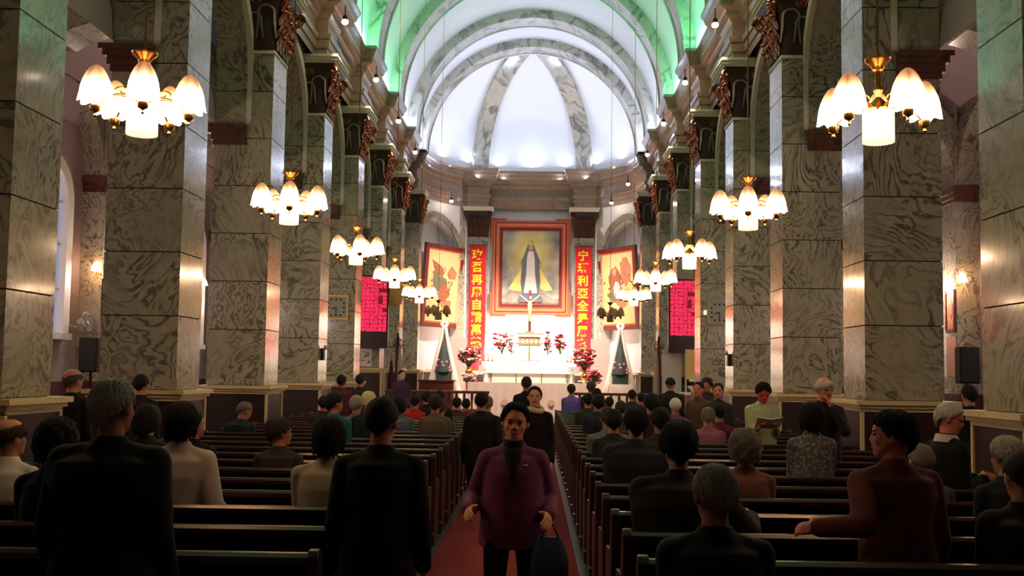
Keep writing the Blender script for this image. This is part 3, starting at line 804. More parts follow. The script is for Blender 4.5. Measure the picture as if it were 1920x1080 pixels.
bouquet('tall vase of pink and white flowers just right of the tabernacle', (.66, 36.7, 2.04), .12, 1.1, 26, ['flower_pink', 'flower_white', 'flower_crimson'], 3, tall=True)
bouquet('vase of bright red flowers on the altar shelf right of the tabernacle', (1.12, 36.75, 2.04), .22, .95, 24, ['flower_red', 'flower_crimson', 'flower_red'], 4)
bouquet('large mixed bouquet of white and dark red flowers on a stand left of the altar', (-2.1, 35.6, 1.5), .46, .95, 60, ['flower_white', 'flower_crimson', 'flower_pink', 'flower_red'], 5, 'brass', .14, .3)
bouquet('large bouquet of dark red flowers on a stand right of the altar', (1.95, 35.6, 1.4), .4, 1.05, 60, ['flower_crimson', 'flower_crimson', 'flower_red', 'flower_white'], 6, 'brass', .14, .3)
bouquet('bunch of bright red flowers low beside the right end of the altar', (2.28, 35.3, .9), .26, .85, 34, ['flower_red', 'flower_pink'], 8, 'brass', .12, .25)
bouquet('bunch of pink flowers low beside the left end of the altar', (-2.05, 35.2, .9), .26, .65, 30, ['flower_pink', 'flower_white'], 7, 'brass', .12, .25)
for s, lx, zt in ((-1, -2.1, 1.5), (1, 1.95, 1.4)):
    m = MB(); m.box(-.22, .22, -.22, .22, 0, .04); m.lathe([(.09, .04), (.05, .12), (.045, zt - .98), (.1, zt - .94)], (0, 0, 0), 12); m.box(-.22, .22, -.22, .22, zt - .94, zt - .9)
    o = m.build('flower_stand', 'white_paint', smooth=40); o.location = (lx, 35.6, .9); tag(o, 'white pedestal stand under the large bouquet %s of the altar' % ('left' if s < 0 else 'right'), 'stand', 'flower stands')
# candlesticks on the shelf
proto = None
for i, x in enumerate((-1.62, -1.48, -1.34, 1.38, 1.5, 1.64)):
    lab = '%s brass candlestick on the altar shelf, counted from the left' % ORD[i]
    if proto is None:
        proto = thing('candlestick', lab, 'candlestick', (x, 36.62, 2.04), 0, 'candlesticks on the altar')
        m = MB(); m.lathe([(.06, 0), (.06, .02), (.018, .05), (.014, .2), (.03, .23), (.035, .25)], (0, 0, 0), 12); m.build('holder', 'brass', proto, smooth=40)
        m = MB(); m.lathe([(.014, .25), (.014, .5), (.003, .51)], (0, 0, 0), 10); m.build('candle', 'white_cloth', proto, smooth=40)
    else: dup(proto, (x, 36.62, 2.04), lab)
# front altar table
root = thing('altar_table', 'long altar table in front draped with a pale pink white cloth', 'altar', (.05, 31.2, .33))
m = MB(); m.box(-1.85, 1.85, -.4, .4, .95, 1.0); m.build('tabletop', 'white_paint', root)
for x in (-1.7, 1.7):
    for y in (-.3, .3):
        m = MB(); m.box(x - .04, x + .04, y - .04, y + .04, 0, .95); m.build('leg', 'white_paint', root)
m = MB(); N = 90
rows = []
for z in (1.01, .9, .6, .3, .06):
    k = (1.01 - z) / .95
    rows.append([(-1.88 + 3.76 * i / N, -.43 - .025 * k * math.sin(i * .9) * (1 + .3 * math.sin(i * .31)), z) for i in range(N + 1)])
m.quadgrid(rows); m.quadgrid([[(-1.88 + 3.76 * i / N, y, 1.012) for i in range(N + 1)] for y in (-.43, .43)])
for x in (-1.88, 1.88): m.quadgrid([[(x + .02 * math.sin(k * 3) * (1.01 - z), -.43 + .86 * k / 12, z) for k in range(13)] for z in (1.01, .6, .06)])
cl = m.build('cloth', 'cloth_pattern', root, smooth=60)
mat('embroidery', (212, 172, 158), .7)
for x in (-.75, .65):
    m = MB(); m.prism([(x + .1 * math.cos(2 * PI * k / 16), .42 + .1 * math.sin(2 * PI * k / 16)) for k in range(16)], 1, -.475, -.46); m.build('embroidery', 'embroidery', cl)
# communion rails
def rail(s, x0, x1):
    sd = 'left' if s < 0 else 'right'
    root = thing('communion_rail', 'brown wooden communion rail %s of the aisle' % sd, 'railing', ((x0 + x1) / 2, 25.9, 0), 0, 'communion rails')
    w = (x1 - x0) / 2
    m = MB(); m.box(-w, w, -.12, .12, 1.1, 1.17); m.build('top_rail', 'rail_wood', root, bevel=.012)
    m = MB(); m.box(-w, w, -.05, .05, .1, .17); m.build('bottom_rail', 'rail_wood', root)
    m = MB(); k = int((x1 - x0) / .2)
    bal = None
    for i in range(k + 1):
        x = -w + .05 + (2 * w - .1) * i / k
        if bal is None:
            q = MB(); q.lathe([(.03, .17), (.035, .2), (.02, .25), (.045, .5), (.02, .8), (.035, 1.0), (.03, 1.1)], (0, 0, 0), 10); bal = q.build('baluster', 'rail_wood', root, smooth=40); b = bal
        else: b = bal.copy(); COL.objects.link(b); b.parent = root
        b.location = (x, 0, 0)
    m.bm.free()
mat('rail_wood', (112, 56, 38), .35, coat=.3, vary=.2)
rail(-1, -3.6, -.95); rail(1, 1.1, 4.0)
# draped statue niches left and right
mat('deep_green', (46, 62, 56), .6, vary=.3, vscale=9); mat('drape', (240, 226, 216), .8, vary=.04)
def shrine(s, x, y):
    sd = 'left' if s < 0 else 'right'
    root = thing('draped_shrine', 'pointed dark green shrine between white drapes in the %s apse niche' % sd, 'shrine', (x, y, .33))
    m = MB(); m.box(-.42, .42, -.3, .3, 0, .95); m.build('pedestal', 'altar_panel', root)
    m = MB(); m.box(-.26, .26, -.22, .22, .95, 1.3); m.build('green_box', 'deep_green', root)
    m = MB(); m.lathe([(.33, 1.3), (.3, 1.5), (.2, 1.95), (.1, 2.4), (.02, 2.75), (.004, 2.8)], (0, 0, 0), 16); m.build('cone', 'deep_green', root, smooth=40)
    m = MB(); rnd = random.Random(s)
    for k in range(14):
        a = rnd.uniform(PI, 2 * PI); z = rnd.uniform(1.35, 1.75); r = .33 - (z - 1.3) * .25
        m.ellipsoid((r * math.cos(a), r * math.sin(a), z), (.05, .05, .05), 7, 5)
    m.build('blossoms', 'flower_pink', root, smooth=60)
    for q in (-1, 1):
        m = MB(); rows = []
        for k in range(13):
            v = k / 12; z = 2.95 - 2.6 * v; xc = q * (.03 + .52 * v ** 1.1); hw = .05 + .1 * v
            rows.append([(xc + hw * math.cos(2 * PI * i / 20) * (1 + .18 * math.sin(i * 2.5)), .0 + .12 * math.sin(2 * PI * i / 20), z) for i in range(20)])
        g = m.quadgrid(rows, close_u=True); m.face(g[0]); m.face(g[-1]); m.build('drape', 'drape', root, smooth=60)
    m = MB()
    for k in range(8):
        a = 2 * PI * k / 8; m.ellipsoid((.09 * math.cos(a), -.03, 3.02 + .09 * math.sin(a)), (.07, .03, .045), 8, 5)
    m.build('rosette', 'white_cloth', root, smooth=60)
shrine(-1, -3.05, 36.3); shrine(1, 3.25, 36.3)
# maroon cabinet front left
m = MB(); m.box(-.5, .5, -.25, .25, 0, 1.02); m.box(-.54, .54, -.28, .28, 1.02, 1.07)
o = m.build('organ_console', 'frame_dark'); o.location = (-2.72, 30.3, .33); tag(o, 'maroon console standing in front of the left shrine', 'console')
m = MB(); m.box(-.34, .34, -.03, .03, 0, 1.95); m.box(-.4, .4, -.2, .2, -.06, 0)
mat('screen_grey', (206, 178, 168), .7)
for s, x in ((-1, -2.62), (1, 2.62)):
    if s < 0: oo = m.build('folding_screen', 'screen_grey'); o = oo
    else: o = oo.copy(); COL.objects.link(o)
    o.location = (x - (.05 if s > 0 else 0), 36.9, .96); o['kind'] = 'thing'
    tag(o, 'pale upright screen panel beside the altar on the %s' % ('left' if s < 0 else 'right'), 'screen', 'pale screens beside the altar')
# ------------------------------------------------------------------ chandeliers
def glowmat(name, lo, hi, zl, zh, slo, shi):
    m, nt, b = newmat(name); N = nt.nodes.new; L = nt.links.new
    tc = N('ShaderNodeTexCoord'); sp = N('ShaderNodeSeparateXYZ'); L(tc.outputs['Object'], sp.inputs[0])
    mr = N('ShaderNodeMapRange'); mr.inputs[1].default_value = zl; mr.inputs[2].default_value = zh; L(sp.outputs[2], mr.inputs[0])
    mx = N('ShaderNodeMix'); mx.data_type = 'RGBA'; mx.inputs[6].default_value = srgb(*lo); mx.inputs[7].default_value = srgb(*hi); L(mr.outputs[0], mx.inputs[0])
    b.inputs['Base Color'].default_value = srgb(250, 210, 170); b.inputs['Roughness'].default_value = .3
    def mth(op, a, c):
        n = N('ShaderNodeMath'); n.operation = op
        for i, v in enumerate((a, c)):
            if isinstance(v, (int, float)): n.inputs[i].default_value = v
            elif v is not None: L(v, n.inputs[i])
        return n.outputs[0]
    inv = mth('POWER', mth('SUBTRACT', 1.0, mr.outputs[0]), 3.2)      # the bulb sits low in the shade: brightest near the rim
    rib = mth('ABSOLUTE', mth('COSINE', mth('MULTIPLY', mth('ARCTAN2', sp.outputs[1], sp.outputs[0]), 3.0), None), None)
    st = mth('ADD', mth('MULTIPLY', inv, shi - slo), slo)
    st = mth('MULTIPLY', st, mth('ADD', mth('MULTIPLY', rib, .6), .55))
    L(mx.outputs[2], b.inputs['Emission Color']); L(st, b.inputs['Emission Strength'])
glowmat('shade_lit', (255, 226, 180), (255, 150, 92), -.19, .045, .5, 62.0)
mat('shade_unlit', (176, 128, 96), .3, coat=.4)
mat('bulb_lit', (255, 235, 200), .3, emit=(255, 226, 180), es=30)
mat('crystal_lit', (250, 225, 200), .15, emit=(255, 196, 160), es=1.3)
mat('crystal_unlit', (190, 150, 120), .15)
def tulip(mb):           # bell shade: narrow top at z=.03, scalloped rim at z=-.2
    prof = [(.014, .045), (.036, .03), (.058, -.002), (.077, -.048), (.088, -.09), (.093, -.13)]
    n = 30; rows = []
    for r, z in prof: rows.append([(r * (1 + .05 * math.cos(6 * 2 * PI * k / n)) * math.cos(2 * PI * k / n), r * (1 + .05 * math.cos(6 * 2 * PI * k / n)) * math.sin(2 * PI * k / n), z) for k in range(n)])
    rows.append([((.097 + .012 * math.cos(6 * 2 * PI * k / n)) * math.cos(2 * PI * k / n), (.097 + .012 * math.cos(6 * 2 * PI * k / n)) * math.sin(2 * PI * k / n), -.16 - .026 * abs(math.cos(3 * 2 * PI * k / n))) for k in range(n)])
    g = mb.quadgrid(rows, close_u=True); mb.face(g[0])
def make_chandelier(lab, loc, lit, rz, top):
    root = thing('chandelier', lab, 'chandelier', loc, rz, 'tulip shade chandeliers')
    m = MB(); m.lathe([(.015, -.06), (.035, -.055), (.04, -.03), (.075, .0), (.08, .015), (.02, .02), (.008, .04)], (0, 0, 0), 24); m.build('canopy', 'brass', root, smooth=40)
    m = MB(); m.tube([(0, 0, .02), (0, 0, top)], .006, 6); m.build('hanging_rod', 'brass', root)
    m = MB(); m.lathe([(.012, -.05), (.02, -.1), (.014, -.14), (.03, -.18), (.014, -.22), (.05, -.26), (.07, -.29), (.09, -.3), (.09, -.315), (.03, -.33)], (0, 0, 0), 20); m.build('stem', 'brass', root, smooth=40)
    m = MB()
    for k in range(28):
        a = 2 * PI * k / 28; m.tube([(.085 * math.cos(a), .085 * math.sin(a), -.31), (.086 * math.cos(a), .086 * math.sin(a), -.50)], .0085, 6)
    m.lathe([(.076, -.31), (.076, -.495)], (0, 0, 0), 24, cap=False)
    m.build('crystal_fringe', 'crystal_lit' if lit else 'crystal_unlit', root)
    sh = None; arm = None
    for k in range(5):
        a = 2 * PI * (k + .25) / 5; ro = .278
        if arm is None:
            m = MB(); pts = []
            for i in range(13):
                v = i / 12; pts.append((.06 + (ro - .06) * v, 0, -.285 + .03 * math.sin(v * PI * .8) - .115 * v ** 2.2))
            m.tube(pts, [.011 - .003 * i / 12 for i in range(13)], 8)
            sp = [(.12 + .05 * math.cos(t * .42) * (1 - t / 20), 0, -.25 + .03 * math.sin(t * .42) * (1 - t / 20)) for t in range(16)]
            m.tube(sp, .006, 6)
            m.lathe([(.004, -.05), (.012, -.04), (.006, -.025), (.03, -.01), (.034, .02), (.012, .03)], (ro, 0, -.385), 12)
            arm = m.build('arm', 'brass', root, smooth=50); o = arm
            q = MB(); tulip(q); sh = q.build('shade', 'shade_lit' if lit else 'shade_unlit', arm, smooth=60); sh.location = (ro, 0, -.165)
            q = MB(); q.ellipsoid((0, 0, -.2), (.022, .022, .035), 8, 6); bu = q.build('bulb', 'bulb_lit' if lit else 'shade_unlit', arm, smooth=60); bu.location = (ro, 0, -.14)
        else:
            o = arm.copy(); COL.objects.link(o); o.parent = root
            for c in (sh, bu):
                d = c.copy(); COL.objects.link(d); d.parent = o
        o.rotation_euler = (0, 0, a)
    return root
CH_Y = (6.1, 9.85, 13.6, 17.4, 21.2)
zt = 3.58
topz = ENT1 + math.sqrt(VR ** 2 - 2.25 ** 2) - zt - .01
first = None; unlit = None
for i, y in enumerate(CH_Y):
    for s in (-1, 1):
        lab = 'lit brass chandelier with tulip shades, %s from the camera on the %s' % (ORD[i], 'left' if s < 0 else 'right')
        rz = math.atan2(-y, .1786 - s * 2.25) - R(18) + (R(36) if (s > 0 and i in (0, 2)) else R(10) if i == 2 else 0)
        if first is None: first = make_chandelier(lab, (s * 2.25, y, zt), True, rz, topz)
        else: dup(first, (s * 2.25, y, zt), lab, rz)
for s in (-1, 1):
    lab = 'unlit brass chandelier hanging before the apse, in front of the %s niche picture' % ('left' if s < 0 else 'right')
    if unlit is None: unlit = make_chandelier(lab, (s * 2.35, 26.5, 3.5), False, .3, topz)
    else: dup(unlit, (s * 2.15, 26.5, 3.5), lab, .7)
# ------------------------------------------------------------------ spotlights on the cornice
mat('lamp_face', (255, 245, 225), .3, emit=(255, 226, 200), es=60)
SP = None
def spot(lab, x, y, z, tgt):
    global SP
    if SP is None:
        SP = thing('spotlight', lab, 'spotlight', (x, y, z), 0, 'small spotlights along the cornice')
        m = MB(); m.lathe([(.03, .1), (.045, .08), (.05, .0), (.055, -.045)], (0, 0, 0), 14, cap=False); m.build('housing', 'dark_metal', SP, smooth=40)
        m = MB(); m.ellipsoid((0, 0, -.03), (.065, .065, .055), 12, 8); m.build('lamp', 'lamp_face', SP, smooth=60)
        m = MB(); m.tube([(0, 0, .08), (0, 0, .3)], .012, 6); m.build('bracket', 'dark_metal', SP)
    else: dup(SP, (x, y, z), lab)
    l = bpy.data.lights.new('spot', 'SPOT'); o = bpy.data.objects.new('spot', l); COL.objects.link(o)
    l.energy = 170; l.color = (1, .72, .48); l.spot_size = R(50); l.spot_blend = .6; l.shadow_soft_size = .05
    o.location = (x, y, z - .12)
    o.rotation_euler = (Vector(tgt) - o.location).to_track_quat('-Z', 'Y').to_euler()
for s in (-1, 1):
    sd = 'left' if s < 0 else 'right'
    for n in range(1, 7):
        y = dn(n) - .45
        spot('small lit spotlight under the %s cornice just before the %s pillar' % (sd, ORD[n]), s * 3.62, y, 8.5, (s * 3.75, dn(n) + .3, 7.3))
spot('small lit spotlight under the right end of the apse cornice', 3.45, 35.9, 8.45, (0, 37.5, 2.2))
spot('small lit spotlight above the right apse niche arch', 2.95, 37.0, 7.95, (0.2, 37.6, 2.5))
spot('small lit spotlight above the left apse niche arch', -2.95, 37.0, 7.95, (-0.2, 37.6, 2.5))
# ------------------------------------------------------------------ led boards
mat('led_pink', (255, 60, 110), .5, emit=(255, 44, 92), es=.95)
mat('led_back', (70, 10, 26), .5, emit=(190, 10, 50), es=.35)
mat('led_case', (52, 36, 34), .4)
def led(s):
    sd = 'left' if s < 0 else 'right'
    root = thing('led_board', 'tall pink led message board hanging by the %s pillars before the apse' % sd, 'sign', (s * 4.17, 27.3, 2.25))
    m = MB(); m.box(-.39, .39, 0, .1, 0, 1.98); m.build('housing', 'led_case', root)
    m = MB(); m.box(-.345, .345, -.006, 0, .45, 1.94); m.build('screen', 'led_back', root)
    m = MB(); rnd = random.Random(4); cols, rows = 6, 14
    cw, chh = .69 / cols, 1.49 / rows
    for r in range(rows):
        for c in range(cols):
            if (r == 3 and c >= 4) or (r in (5, 6) and c == 4 and True) or (r == 8 and c == 5): continue
            x0 = -.345 + c * cw; z0 = 1.94 - (r + 1) * chh
            for i in range(5):
                for j in range(5):
                    if rnd.random() < .8:
                        xa = x0 + .006 + (cw - .012) * i / 5; za = z0 + .006 + (chh - .012) * j / 5
                        m.box(xa, xa + (cw - .012) / 5 * .92, -.012, -.006, za, za + (chh - .012) / 5 * .92)
    m.build('lettering', 'led_pink', root)
    m = MB()
    for x in (-.3, .3): m.tube([(x, .05, 1.98), (x, .05, 2.7)], .012, 6)
    m.build('hanging_rod', 'dark_metal', root)
led(-1); led(1)
# ------------------------------------------------------------------ clocks
mat('clock_face', (150, 150, 138), .4); mat('clock_mark', (40, 38, 34), .5)
def clock(s):
    sd = 'left' if s < 0 else 'right'
    root = thing('wall_clock', 'square wall clock with dot markers on the %s pillar beside the led board' % sd, 'clock', (s * 4.5 , dn(4) - .005, 3.12))
    m = MB(); m.box(-.27, .27, -.05, 0, -.27, .27); m.build('face', 'clock_face', root, bevel=.008)
    m = MB(); ring(m, .255, .255, .285, .285, -.065, .0, 0); m.build('frame', 'gold' if s < 0 else 'clock_face', root)
    m = MB()
    for k in range(12):
        a = 2 * PI * k / 12; r = .19 / max(abs(math.sin(a)), abs(math.cos(a))) * .98
        r = min(r, .24); x, z = r * math.sin(a), r * math.cos(a); m.box(x - .022, x + .022, -.058, -.05, z - .022, z + .022)
    m.build('hour_marks', 'clock_mark', root)
    for nm, L, a, w in (('minute_hand', .19, R(180), .01), ('hour_hand', .11, R(255), .013)):
        m = MB(); m.obox((L / 2 * math.sin(a), -.062, L / 2 * math.cos(a)), (w * 2, .006, L), Matrix.Rotation(a, 3, 'Y')); m.build(nm, 'clock_mark', root)
    if s > 0:
        for x in (-.33, .33):
            m = MB(); m.box(x - .03, x + .03, -.04, 0, -.05, .05); m.build('side_lamp', 'bulb_dim', root)
mat('bulb_dim', (255, 226, 190), .4, emit=(255, 216, 170), es=1.5)
clock(-1); clock(1)
# ------------------------------------------------------------------ sconces
SCO = None
def sconce(lab, x, y, z, rz):
    global SCO
    if SCO is None:
        SCO = thing('wall_sconce', lab, 'lamp', (x, y, z), rz, 'wall sconces of the side aisles')
        m = MB(); m.box(-.05, .05, -.02, 0, -.14, .02); m.build('backplate', 'brass', SCO)
        m = MB(); m.tube([(0, -.02, -.08), (0, -.1, -.12), (0, -.16, -.06), (0, -.16, -.02)], .01, 8); m.build('arm', 'brass', SCO, smooth=50)
        m = MB(); m.lathe([(.095, -.09), (.09, -.04), (.06, .04), (.02, .09), (.005, .095)], (0, -.16, .0), 18, cap=False); m.build('shade', 'sconce_lit', SCO, smooth=60)
    else: dup(SCO, (x, y, z), lab, rz)
mat('sconce_lit', (255, 230, 200), .4, emit=(255, 200, 150), es=26)
sconce('lit wall sconce above the framed station on the left aisle pilaster', -XA - .05, dn(3), 3.62, 0)
sconce('lit wall sconce on the far left aisle wall seen between two pillars', -8.85, 26.9, 3.95, R(90))
sconce('lit wall sconce above the framed station on the right aisle pilaster', XA + .05, dn(3), 3.62, 0)
for n in (0, 1, 2, 4, 5, 6):  # added sconces out of view, put in to brighten the dim aisles
    for s in (-1, 1): sconce('added fill sconce on the %s pilaster of the %s aisle, hidden behind the nave pillars' % (ORD[n + 1], 'left' if s < 0 else 'right'), s * XA, dn(n) + .41, 3.62, R(90) if s < 0 else R(-90))
for s in (-1, 1):  # added point lamps at every aisle pilaster, filling the aisles with light
    for n in range(0, 7):
        l = bpy.data.lights.new('aisle_fill', 'POINT'); o = bpy.data.objects.new('aisle_fill', l); COL.objects.link(o); l.energy = 85; l.color = (1, .74, .64); l.shadow_soft_size = .1
        o.location = (s * (XA - .35), dn(n) + .41, 3.4)
# stations and plaques on the aisle pilasters
def station(s):
    sd = 'left' if s < 0 else 'right'
    root = thing('framed_station', 'narrow dark framed picture hanging under the %s wall sconce' % sd, 'picture', (s * XA, dn(3) + .24, 2.98), R(90) if s < 0 else R(-90))
    m = MB(); ring(m, .17, .35, .21, .42, -.05, 0, 0); m.build('frame', ['frame_dark'], root)
    m = MB(); m.box(-.18, .18, -.02, 0, -.36, .36); m.mi = 1; m.prism(blob(0, .05, .1, .2, 14, .2, 3), 1, -.026, -.02); m.build('picture', ['paint_rust', 'paint_brown'], root)
    m = MB(); m.box(-.22, .22, -.02, 0, -.38, .38); o = m.build('notice_board', 'pink_board'); o.location = (s * XA, dn(3) + .25, 2.1); o.rotation_euler = (0, 0, R(90) if s < 0 else R(-90))
    tag(o, 'plain pinkish notice board below the framed picture on the %s aisle pilaster' % sd, 'board')
mat('pink_board', (206, 142, 126), .6)
station(-1); station(1)
# loudspeakers on stands in the aisles
def speaker(s, x, y, z0):
    sd = 'left' if s < 0 else 'right'
    root = thing('loudspeaker', 'black loudspeaker on a pole stand beside the %s aisle pillar' % sd, 'speaker', (x, y, 0))
    m = MB(); m.prism([(-.125, -.12), (.125, -.12), (.09, .12), (-.09, .12)], 2, z0, z0 + .45); m.build('cabinet', 'black_plastic', root, bevel=.015)
    m = MB(); m.box(-.11, .11, -.13, -.12, z0 + .02, z0 + .43); m.build('grille', 'black_plastic', root)
    m = MB(); m.tube([(0, 0, .25), (0, 0, z0)], .018, 10); m.build('pole', 'dark_metal', root)
    for k in range(3):
        a = 2 * PI * k / 3 + .4; m = MB(); m.tube([(0, 0, .7), (.42 * math.cos(a), .42 * math.sin(a), .012)], .012, 8); m.build('leg', 'dark_metal', root)
speaker(-1, -5.62, 13.2, 1.58); speaker(1, 5.5, 12.6, 1.6)
# fans
def fan(lab, x, y, z, rz, r, c, head=0):
    root = thing('wall_fan', lab, 'fan', (x, y, z), rz)
    m = MB(); m.box(-.05, .05, -.02, 0, -.12, .08); m.tube([(0, -.02, -.05), (0, -.18, -.1), (0, -.3, -.02)], .018, 8); m.build('bracket', c, root)
    hd = bpy.data.objects.new('head', None)
    q = MB()
    for k in range(20):
        a = 2 * PI * k / 20
        q.tube([(.05 * math.cos(a), -.40, .05 * math.sin(a)), (r * .8 * math.cos(a), -.42, r * .8 * math.sin(a)), (r * math.cos(a), -.36, r * math.sin(a)), (r * .8 * math.cos(a), -.30, r * .8 * math.sin(a))], .004, 4)
    for rr, yy in ((r, -.36), (r * .8, -.42), (r * .4, -.41)): q.tube([(rr * math.cos(2 * PI * k / 24), yy, rr * math.sin(2 * PI * k / 24)) for k in range(25)], .007, 6)
    q.build('cage', c, root)
    bpy.data.objects.remove(hd)
    q = MB(); q.lathe([(.0, 0), (.07, .0), (.08, .06), (.05, .12), (0, .13)], (0, 0, 0), 14, cap=False); o = q.build('motor', c, root, smooth=40); o.rotation_euler = (-PI / 2, 0, 0); o.location = (0, -.32, 0)
    for k in range(3):
        q = MB(); rows = []
        for i in range(5):
            v = i / 4; a0 = 2 * PI * k / 3 - .35; a1 = 2 * PI * k / 3 + .35; rr = .04 + (r * .82 - .04) * v
            rows.append([(rr * math.cos(a0 + (a1 - a0) * j / 4), -.36 + .04 * (j / 4 - .5), rr * math.sin(a0 + (a1 - a0) * j / 4)) for j in range(5)])
        q.quadgrid(rows); bl = q.build('blade', c, root); so = bl.modifiers.new('s', 'SOLIDIFY'); so.thickness = .004
mat('fan_grey', (96, 92, 90), .4, metal=.3); mat('fan_white', (170, 162, 160), .4)
fan('pale wall fan on the left aisle wall near the loudspeaker', -8.85, 19.42, 2.5, R(90), .2, 'fan_white')
fan('grey wall fan on a bracket beside the left apse pilaster', -4.1, 29.6, 2.42, R(60), .2, 'fan_grey')
fan('grey wall fan on a bracket beside the right apse pilaster', 4.1, 29.6, 2.45, R(-60), .2, 'fan_grey')
mat('device_grey', (150, 146, 138), .4)
for s in (-1, 1):
    root = thing('switch_box', 'small grey switch box on the side of the third pillar on the %s' % ('left' if s < 0 else 'right'), 'switch box', (s * (W - .001), dn(3) + .3, 1.98), R(90) if s < 0 else R(-90), 'grey boxes on the pillars')
    m = MB(); m.box(-.09, .09, -.06, 0, -.14, .1); m.build('case', 'dark_metal', root, bevel=.006)
    m = MB(); m.box(-.07, .07, -.07, -.06, -.12, .02); m.build('cover', 'device_grey', root)
    m = MB(); m.ellipsoid((0, -.08, .12), (.05, .04, .05), 10, 7); m.build('dome', 'fan_white', root, smooth=60)
mat('plaque_tan', (214, 160, 104), .5, vary=.15)
# hanging tan plaque, posters, banner poles by the led boards
root = thing('hanging_plaque', 'tan rounded wooden plaque hanging right of the left led board', 'plaque', (-3.62, 27.6, 3.45))
m = MB(); m.prism([(-.2, .62), (.16, .62), (.2, .25), (.14, .02), (.02, -.06), (-.12, -.04), (-.2, .08)], 1, -.03, .03); m.build('board', 'plaque_tan', root, bevel=.01)
m = MB(); m.prism(blob(-.02, .12, .13, .13, 18), 1, -.05, -.03); m.build('boss', 'gold', root)
m = MB(); m.tube([(-.02, 0, .62), (-.02, 0, 1.3)], .006, 6); m.build('cord', 'dark_metal', root)
mat('poster', (236, 224, 220), .6); mat('ink', (60, 52, 56), .7)
root = thing('poster', 'white poster with ink strokes below the left led board', 'poster', (-4.42, dn(5) - .01, 2.0))
m = MB(); m.box(-.15, .15, -.008, 0, -.24, .24); m.build('sheet', 'poster', root)
m = MB()
for k in range(9): m.obox((random.uniform(-.09, .09), -.012, random.uniform(-.14, .16)), (random.uniform(.06, .13), .006, .02), Matrix.Rotation(random.uniform(-.9, .3), 3, 'Y'))
m.build('ink_strokes', 'ink', root)
mat('pale_door', (196, 186, 182), .6); mat('yellow_wood', (226, 190, 120), .5)
m = MB(); m.box(-.26, .26, -.03, .03, 0, 2.0); o = m.build('pale_panel', 'pale_door'); o.location = (3.9, 27.5, .335); tag(o, 'pale grey upright panel standing below the right led board', 'panel')
root = thing('shelf_unit', 'cream edged stand with a white shelf below the right led board', 'shelf', (4.42, 27.25, .335))
m = MB(); m.box(-.2, -.16, -.03, .03, 0, 2.0); m.build('post', 'cream_trim', root)
m = MB(); m.box(-.16, .26, -.02, .02, 1.2, 2.0); m.build('backboard', 'yellow_wood', root)
m = MB(); m.box(-.1, .3, -.14, .0, 1.14, 1.2); m.build('shelf', 'white_paint', root)
m = MB(); m.box(-.34, .24, -.16, .02, .78, .86); m.build('ledge', 'white_paint', root)
m = MB(); m.box(-.16, .24, -.1, .02, 0, .78); m.build('cupboard', 'terracotta', root)
mat('maroon_cloth', (92, 34, 42), .8, vary=.3); mat('pale_cloth', (206, 176, 166), .8, vary=.1)
for i, (x, y, c, lab) in enumerate(((-3.72, 28.9, 'maroon_cloth', 'furled maroon processional banner'), (-3.6, 28.5, 'pale_cloth', 'furled pale processional banner'), (-3.82, 28.4, 'maroon_cloth', 'short furled maroon processional banner'))):
    for s in (-1, 1):
        if s > 0 and i == 2: continue
        root = thing('processional_banner', '%s leaning by the %s apse pillar' % (lab, 'left' if s < 0 else 'right'), 'banner', (s * abs(x), y, .335), 0, 'furled processional banners')
        m = MB(); m.tube([(0, 0, 0), (0, 0, 2.6 - .4 * i)], .018, 8); m.build('pole', 'brass', root)
        m = MB(); m.loft([((0, 0, .4), (1, 0, 0), (0, 1, 0), .05, .05), ((0.01, 0, 1.0), (1, 0, 0), (0, 1, 0), .08, .07), ((0, 0, 1.9 - .3 * i), (1, 0, 0), (0, 1, 0), .06, .06), ((0, 0, 2.4 - .4 * i), (1, 0, 0), (0, 1, 0), .03, .03)], 12); m.build('cloth', c, root, smooth=60)
        m = MB(); m.lathe([(.1, 0), (.1, .03), (.03, .06)], (0, 0, 0), 14); m.build('foot', 'dark_metal', root)
# windows in the aisles
mat('window_glow', (190, 200, 226), .4, emit=(150, 170, 220), es=.35)
wi = 0
for s in (-1, 1):
    for n in (-1, 0, 1, 2, 3, 4, 5):
        wi += 1; yc = dn(n) + PT + (BAY - PT) / 2
        m = MB(); x0, x1 = sorted((s * 8.70, s * 8.85)); K = 16
        def arch(hw, zs): return [(yc - hw, 2.25)] + [(yc - hw * math.cos(PI * k / K), zs + hw * math.sin(PI * k / K)) for k in range(K + 1)] + [(yc + hw, 2.25)]
        A, B = arch(.64, 4.75), arch(.88, 4.75)
        for k in range(len(A) - 1):
            m.prism([A[k], A[k + 1], B[k + 1], B[k]], 0, x0, x1)
        m.box(x0 - .05 if s > 0 else x0, x1 if s > 0 else x1 + .05, yc - .92, yc + .92, 2.15, 2.27)
        for q in (-.2, .2): m.box(s * 8.82 - .02, s * 8.82 + .02, yc + q - .02, yc + q + .02, 2.25, 5.5)
        for z in (3.1, 3.95, 4.75): m.box(s * 8.82 - .02, s * 8.82 + .02, yc - .64, yc + .64, z - .02, z + .02)
        o = struct(m.build('window_%d' % wi, 'white_paint'))
        m = MB(); m.prism(A, 0, s * 8.835 - .005, s * 8.835 + .005); m.build('pane', 'window_glow', o)
